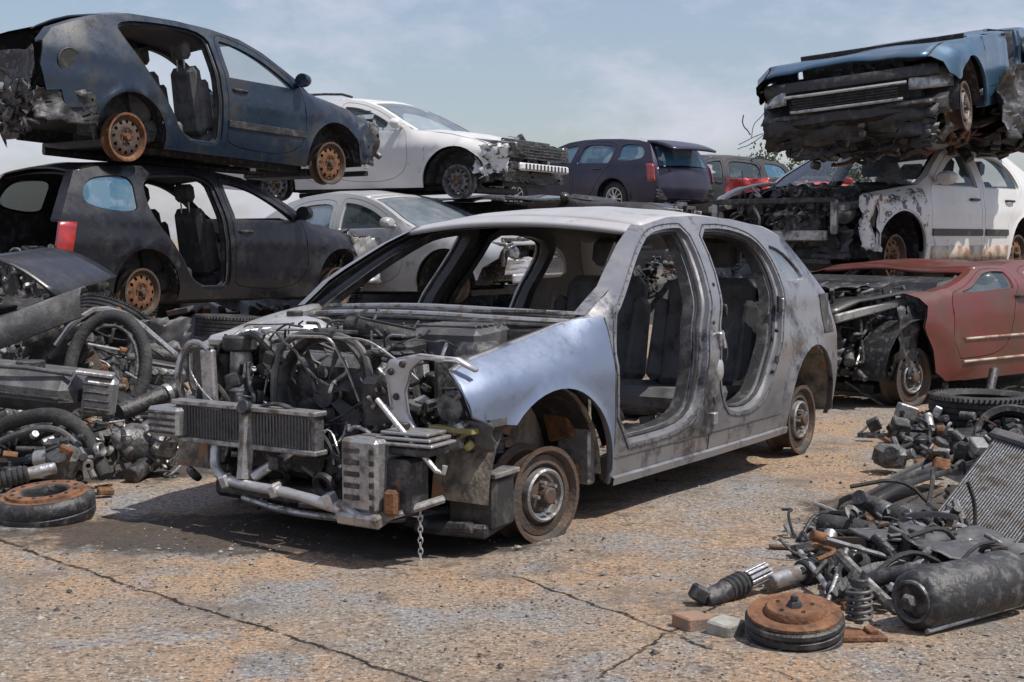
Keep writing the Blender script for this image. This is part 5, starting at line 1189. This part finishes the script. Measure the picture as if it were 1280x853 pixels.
piece('rusty_plate', 'brown rusty strip under the lower right corner of the radiator', 'plate', lambda m: m.box(at(1232, 702, 5.05), (.22, .05, .04), (0, .05, .1), 0, b=.005), 'rust')
piece('plastic_cover', 'folded dark plastic cover behind the silencer by the radiator', 'cover', lambda m: crumple(m, at(1150, 0, 4.8).x, at(1280, 0, 4.8).x, 4.55, 4.95, .10, 5, .08, 0, 'xy', 10), 'grey plastic', solid=.006)
rd = random.Random(15); pts = []
for i in range(46):
    py_ = rd.uniform(560, 770); px_ = rd.uniform(1105, 1290) if py_ < 650 else rd.uniform(1040, 1280); d_ = 2034/(py_-297); q = at(px_, py_, d_); q.z = rd.uniform(.03, .09); pts.append(q)
scatter(pts, 'the right heap', 16, {'finned radiator top': at(1220, 560, 6.3), 'foot of the finned radiator': at(1165, 655, 5.5), 'exhaust silencer': at(1200, 740, 4.4), 'small wheel hub': at(1142, 690, 4.9), 'folded steel bracket': at(1095, 690, 4.9), 'smooth dark cylinder': at(1060, 662, 5.2), 'two dark plastic channels': at(1130, 600, 6.3), 'coil spring': at(1073, 760, 4.2), 'curved black control arm': at(1110, 712, 4.5)}, .9)
pts = [V((3.3+rd.uniform(-.8, .5), 8.9+rd.uniform(-.9, 1.2), rd.uniform(.03, .12))) for i in range(18)]
scatter(pts, 'the scrap beside the big tyre', 18, {'near side of the big tyre': V((2.9, 8.0, .05)), 'left side of the big tyre': V((2.5, 8.8, .05)), 'far side of the big tyre': V((3.2, 9.6, .1)), 'brick near the red car': at(1150, 522, 8.6)}, 1.2)

# ---------------------------------------------------------------- a tree beyond the yard
def tree(name, label, x, y, h, seed):
    rd = random.Random(seed); root = thing(name, label, 'tree', (x, y, 0), group='trees beyond the yard'); m = MB()
    m.tube([(0, 0, 0), (.05, .05, h*.4), (0, .1, h*.8)], [.16, .12, .05], 0, 8)
    cl = []
    for i in range(14):
        a = rd.uniform(0, 6.28); e = V((cos(a)*rd.uniform(.5, 1.6), sin(a)*rd.uniform(.5, 1.6), h*rd.uniform(.55, 1))); m.tube([(0, .05, h*.4), e*.6+V((0, 0, h*.2)), e], [.06, .03, .012], 0, 5); cl.append(e)
    m.build('trunk', 'bark', root); L_ = MB()
    for e in cl:
        for k in range(420):
            d = V([rd.gauss(0, 1) for _ in range(3)])*.30; c = e+d; s_ = rd.uniform(.04, .09); q = Euler([rd.uniform(0, 6) for _ in range(3)]).to_matrix()
            L_.add([c+q @ V(p)*s_ for p in ((-1, 0, 0), (0, -.5, 0), (1, 0, 0), (0, .5, 0))], [(0, 1, 2, 3)])
    L_.build('crown', 'leaf', root, sm=0)
tree('leafy_tree', 'olive green tree peeping out left of the white car bonnet', 9.2, 46, 3.5, 2)
tree('leafy_tree', 'olive green tree hidden mostly by the right stack of cars', 11.6, 48, 3.2, 3)

# the navy car's empty round tail lamp socket; inner shade is a black disc
def f(m):
    c = c2.P(-.62, .86, -1, -.004)
    m.lathe([(.085, -.03), (.10, 0), (.115, .004), (.12, 0)], M=Matrix.Translation(c) @ Matrix.Rotation(pi/2, 4, 'X') @ Matrix.Diagonal((1, .9, 1, 1)), mi=1, n=28); m.lathe([(0, .003), (.1, .003)], M=Matrix.Translation(c) @ Matrix.Rotation(pi/2, 4, 'X') @ Matrix.Diagonal((1, .9, 1, 1)), mi=0, n=28)
hb('shaded_lamp_socket', f, ['rubber', 'dark metal'], c2.root)
def f(m):
    P = []
    for z_, dx in ((.44, .03), (.41, .09), (.36, .10), (.33, .07), (.32, -.02)): P.append([V((3.22+dx-.2*abs(v/.75)**3, v, z_+.012*noise.noise(V((v*6, z_*9, 2))))) for v in [-.76+i*.08 for i in range(20)]])
    m.grid(P)
hb('front_bumper', f, 'dark plastic', c8.root, solid=.02)
def f(m): clutter(m, (2.5, -.6, .30), (3.1, .6, .72), 70, 66, (0, 0, 1, 2), 1); m.box((2.8, 0, .5), (.6, 1.1, .3), mi=2, b=.04)
hb('engine', f, JM, c8.root)
def f(m):
    clutter(m, (3.02, -.66, .12), (3.26, .66, .36), 90, 67, (0, 0, 1, 2, 5), .7)
    m.box((3.2, 0, .30), (.06, 1.2, .07), mi=3, b=.01)
hb('crash_parts', f, JM, c8.root)
def f(m): crumple(m, -.5, .65, .06, .30, 3.16, 6, .14, 0, 'yz', 20)
hb('torn_undertray', f, 'dark plastic', c8.root, solid=.006)

# more dark pieces folded into the left heap, each a thing of its own
for i, (a, b_, d_, h_, mt, nm, lb) in enumerate(((30, 108, 7.9, .30, 'dark plastic', 'plastic_cover', 'wide crumpled black panel behind the smooth fuel tank'), (160, 232, 8.9, .26, 'grey plastic', 'plastic_cover', 'crumpled grey sheet beneath the violet estate doors'), (-20, 60, 6.7, .12, 'dark plastic', 'plastic_cover', 'crumpled black sheet under the fuel tank'), (196, 240, 7.6, .25, 'dark metal', 'metal_plate', 'upright dark plate beside the crash box of the central shell'))):
    x0, x1 = at(a, 400, d_).x, at(b_, 400, d_).x; z0 = at(60, (440, 425, 540, 520)[i], d_).z
    piece(nm, lb, 'panel', lambda m: crumple(m, x0, x1, max(.03, z0-h_/2), z0+h_/2, d_, 60+i, .10, 0, 'xz', 14), mt, solid=.008)
piece('cylinder_head', 'cast cylinder head lying between the ribbed hose and the wing rail', 'engine part', lambda m: (m.box(at(205, 470, 7.6), (.22, .12, .10), (.1, .2, .3), 0, b=.012), [m.cyl(at(205, 470, 7.6)+V((-.07+k*.045, -.07, .02)), at(205, 470, 7.6)+V((-.07+k*.045, -.10, .03)), .016, 1, 10) for k in range(4)], m.box(at(205, 470, 7.6)+V((0, 0, .06)), (.20, .10, .03), (.1, .2, .3), 2, b=.008)), ['cast metal', 'bare metal', 'dark plastic'])
# rear lamp recess, loom and fuel flap on the central shell
def f(m): m.grid([[hero.P(-.20-.036*i, z, 1, d) for z, d in ((.74, .0), (.745, -.004), (.80, -.003+.012*noise.noise(V((i*.9, 1., 0)))), (.87, -.003+.012*noise.noise(V((i*.9, 5., 0)))), (.95, -.004), (.955, 0))] for i in range(6)])
hb('lamp_recess', f, 'dark plastic')
def f(m):
    m.tube([hero.P(1.23, 1.0, 1, .05), hero.P(1.26, .8, 1, .03), hero.P(1.30, .62, 1, .05), hero.P(1.40, .45, 1, .04), hero.P(1.7, .43, 1, .06)], .007, 0, 6, sm=2); m.tube([hero.P(1.12, .85, 1, .03), hero.P(1.16, .74, 1, -.02), hero.P(1.15, .64, 1, .03)], .005, 0, 6, sm=2)
    m.tube([hero.P(.60, .60, 1, .04), hero.P(.50, .76, 1, .03), hero.P(.43, .9, 1, .05)], .006, 0, 6, sm=2)
hb('wiring', f, 'wire')
def f(m):   # double flange along the jambs
    for poly in (hero.T['fdoor'], hero.T['rdoor']):
        q = dens(shrink(poly, -.020), .05); m.tube([hero.P(a[0], a[1], 1, -.001) for a in q]+[hero.P(q[0][0], q[0][1], 1, -.001)], .0035, 0, 5, cap=False)
hb('jamb_flange', f, 'dark metal')
# what carries the blue car: crushed frame and sump resting on the white roof
def f(m):
    m.box((2.2, .15, .14), (1.5, .9, .10), (0, .04, 0), 0, b=.03); m.box((1.2, .1, .10), (.9, 1.2, .08), mi=0, b=.02); clutter(m, (1.2, -.6, -.04), (3.05, .7, .22), 120, 91, (0, 0, 1, 2, 4), 1.1)
    m.tube([(3.0, -.6, .12), (2.4, -.5, .02), (1.6, -.4, .0), (.6, -.4, .05)], .05, 0, 8, sm=1); m.tube([(3.0, .5, .10), (2.4, .45, .0), (1.6, .4, -.02), (.6, .4, .05)], .05, 0, 8, sm=1)
hb('sump_guard', f, JM, c8.root)
def f(m): crumple(m, .9, 2.0, -.05, .55, .95, 16, .16, 0, 'xz', 22)
hb('torn_side', f, 'dark metal', c8.root, solid=.006)

# chunkier parts of the right heap and the packed engine bay
piece('drive_shaft', 'long steel drive shaft lying across the right heap behind the silencer', 'shaft', lambda m: (m.tube([at(1130, 650, 5.2), at(1270, 722, 4.7)], .018, 0, 12), corr(m, at(1130, 650, 5.2), at(1112, 642, 5.25), .042, 4, 1), m.cyl(at(1100, 636, 5.3), at(1112, 642, 5.25), .035, 2)), ['bare metal', 'rubber', 'cast metal'])
piece('exhaust_pipe', 'bent exhaust pipe curling between the radiator foot and the small hub', 'pipe', lambda m: m.tube([at(1030, 640, 5.7), at(1075, 622, 5.8), at(1120, 640, 5.6), at(1160, 668, 5.35)], .028, 0, 14, sm=2), 'rusty steel')
def f(m):
    c = at(1190, 715, 4.75); m.cyl(c-V((.07, 0, 0)), c+V((.06, -.02, .01)), .06, 0, 24); m.cyl(c+V((.06, -.02, .01)), c+V((.09, -.025, .012)), .045, 1, 20); m.box(c+V((0, 0, .07)), (.05, .05, .05), mi=0, b=.01)
    for i in range(10): a = 2*pi*i/10; m.box(c+V((-.075, .042*cos(a), .042*sin(a))), (.008, .012, .012), (a, 0, 0), 1, b=.002)
piece('alternator', 'round cast alternator above the silencer under the radiator corner', 'alternator', f, ['cast metal', 'dark metal'])
piece('shock_absorber', 'thin steel damper rod crossing the ribbed strut near the rusty disc', 'strut', lambda m: (m.cyl(at(1035, 735, 4.4), at(1000, 690, 4.75), .010, 1), m.cyl(at(1070, 742, 4.35), at(1035, 735, 4.4), .024, 0), ), ['dark metal', 'pale alloy'])
for i, (px_, py_, d_, sz, lb) in enumerate(((1215, 548, 7.0, .16, 'dark cast casing between the big tyre and the radiator top'), (1112, 588, 6.9, .13, 'dark cast casing at the left tip of the plastic channels'), (1255, 600, 6.6, .15, 'dark cast casing just behind the radiator'))):
    c = at(px_, py_, d_); c.z = .08
    def f(m): m.box(c, (sz*1.2, sz, sz*.8), (.2, .1*i, .5*i), 0, b=.025); m.cyl(c+V((0, -sz*.4, .02)), c+V((-.02, -sz*.8, .03)), sz*.28, 1, 18); m.cyl(c+V((sz*.5, 0, 0)), c+V((sz*.85, -.03, .02)), sz*.2, 0, 14)
    piece('gearbox', lb, 'casing', f, ['cast metal', 'dark metal'], group='cast casings in the right heap')
def f(m):
    clutter(m, (2.92, -.56, .32), (3.12, .40, .56), 60, 201, (0, 0, 2, 5, 3), .9); m.box((2.98, -.1, .40), (.12, .75, .14), mi=0, b=.03); m.box((3.0, .36, .66), (.12, .16, .20), (0, .1, .2), 2, b=.02)
    clutter(m, (2.7, -.6, .60), (3.06, -.2, .80), 40, 202, (0, 1, 2, 5), .7); clutter(m, (2.85, .28, .50), (3.08, .50, .84), 40, 203, (0, 1, 2, 3, 5), .6)
hb('gearbox', f, JM)
def f(m):
    for poly in (hero.T['fdoor'], hero.T['rdoor']):
        for p in dens(shrink(poly, -.012), .075): m.lathe([(0, .0015), (.0035, .0015), (.005, 0)], hero.P(p[0], p[1], 1, -.0005), hero.P(p[0], p[1], 1, -1)-hero.P(p[0], p[1], 1, 0), 0, 8)
hb('seam', f, 'dark metal')

# torn bodywork wedged between the blue car and the white roof
def f(m):
    a, b_ = at(1185, 190, 13.2), at(1300, 112, 13.4)
    crumple(m, a.x, b_.x, a.z, b_.z, 13.2, 71, .22, 0, 'xz', 22); crumple(m, a.x+.05, b_.x, 12.9, 14.1, a.z+.12, 72, .16, 0, 'xy', 18)
    clutter(m, (a.x, 12.9, a.z), (b_.x, 13.5, b_.z-.1), 90, 73, (0, 0, 1, 2, 4), 1.2)
piece('torn_bodywork', 'torn black bodywork wedged between the blue car and the white car roof', 'scrap', f, JM, solid=.006)
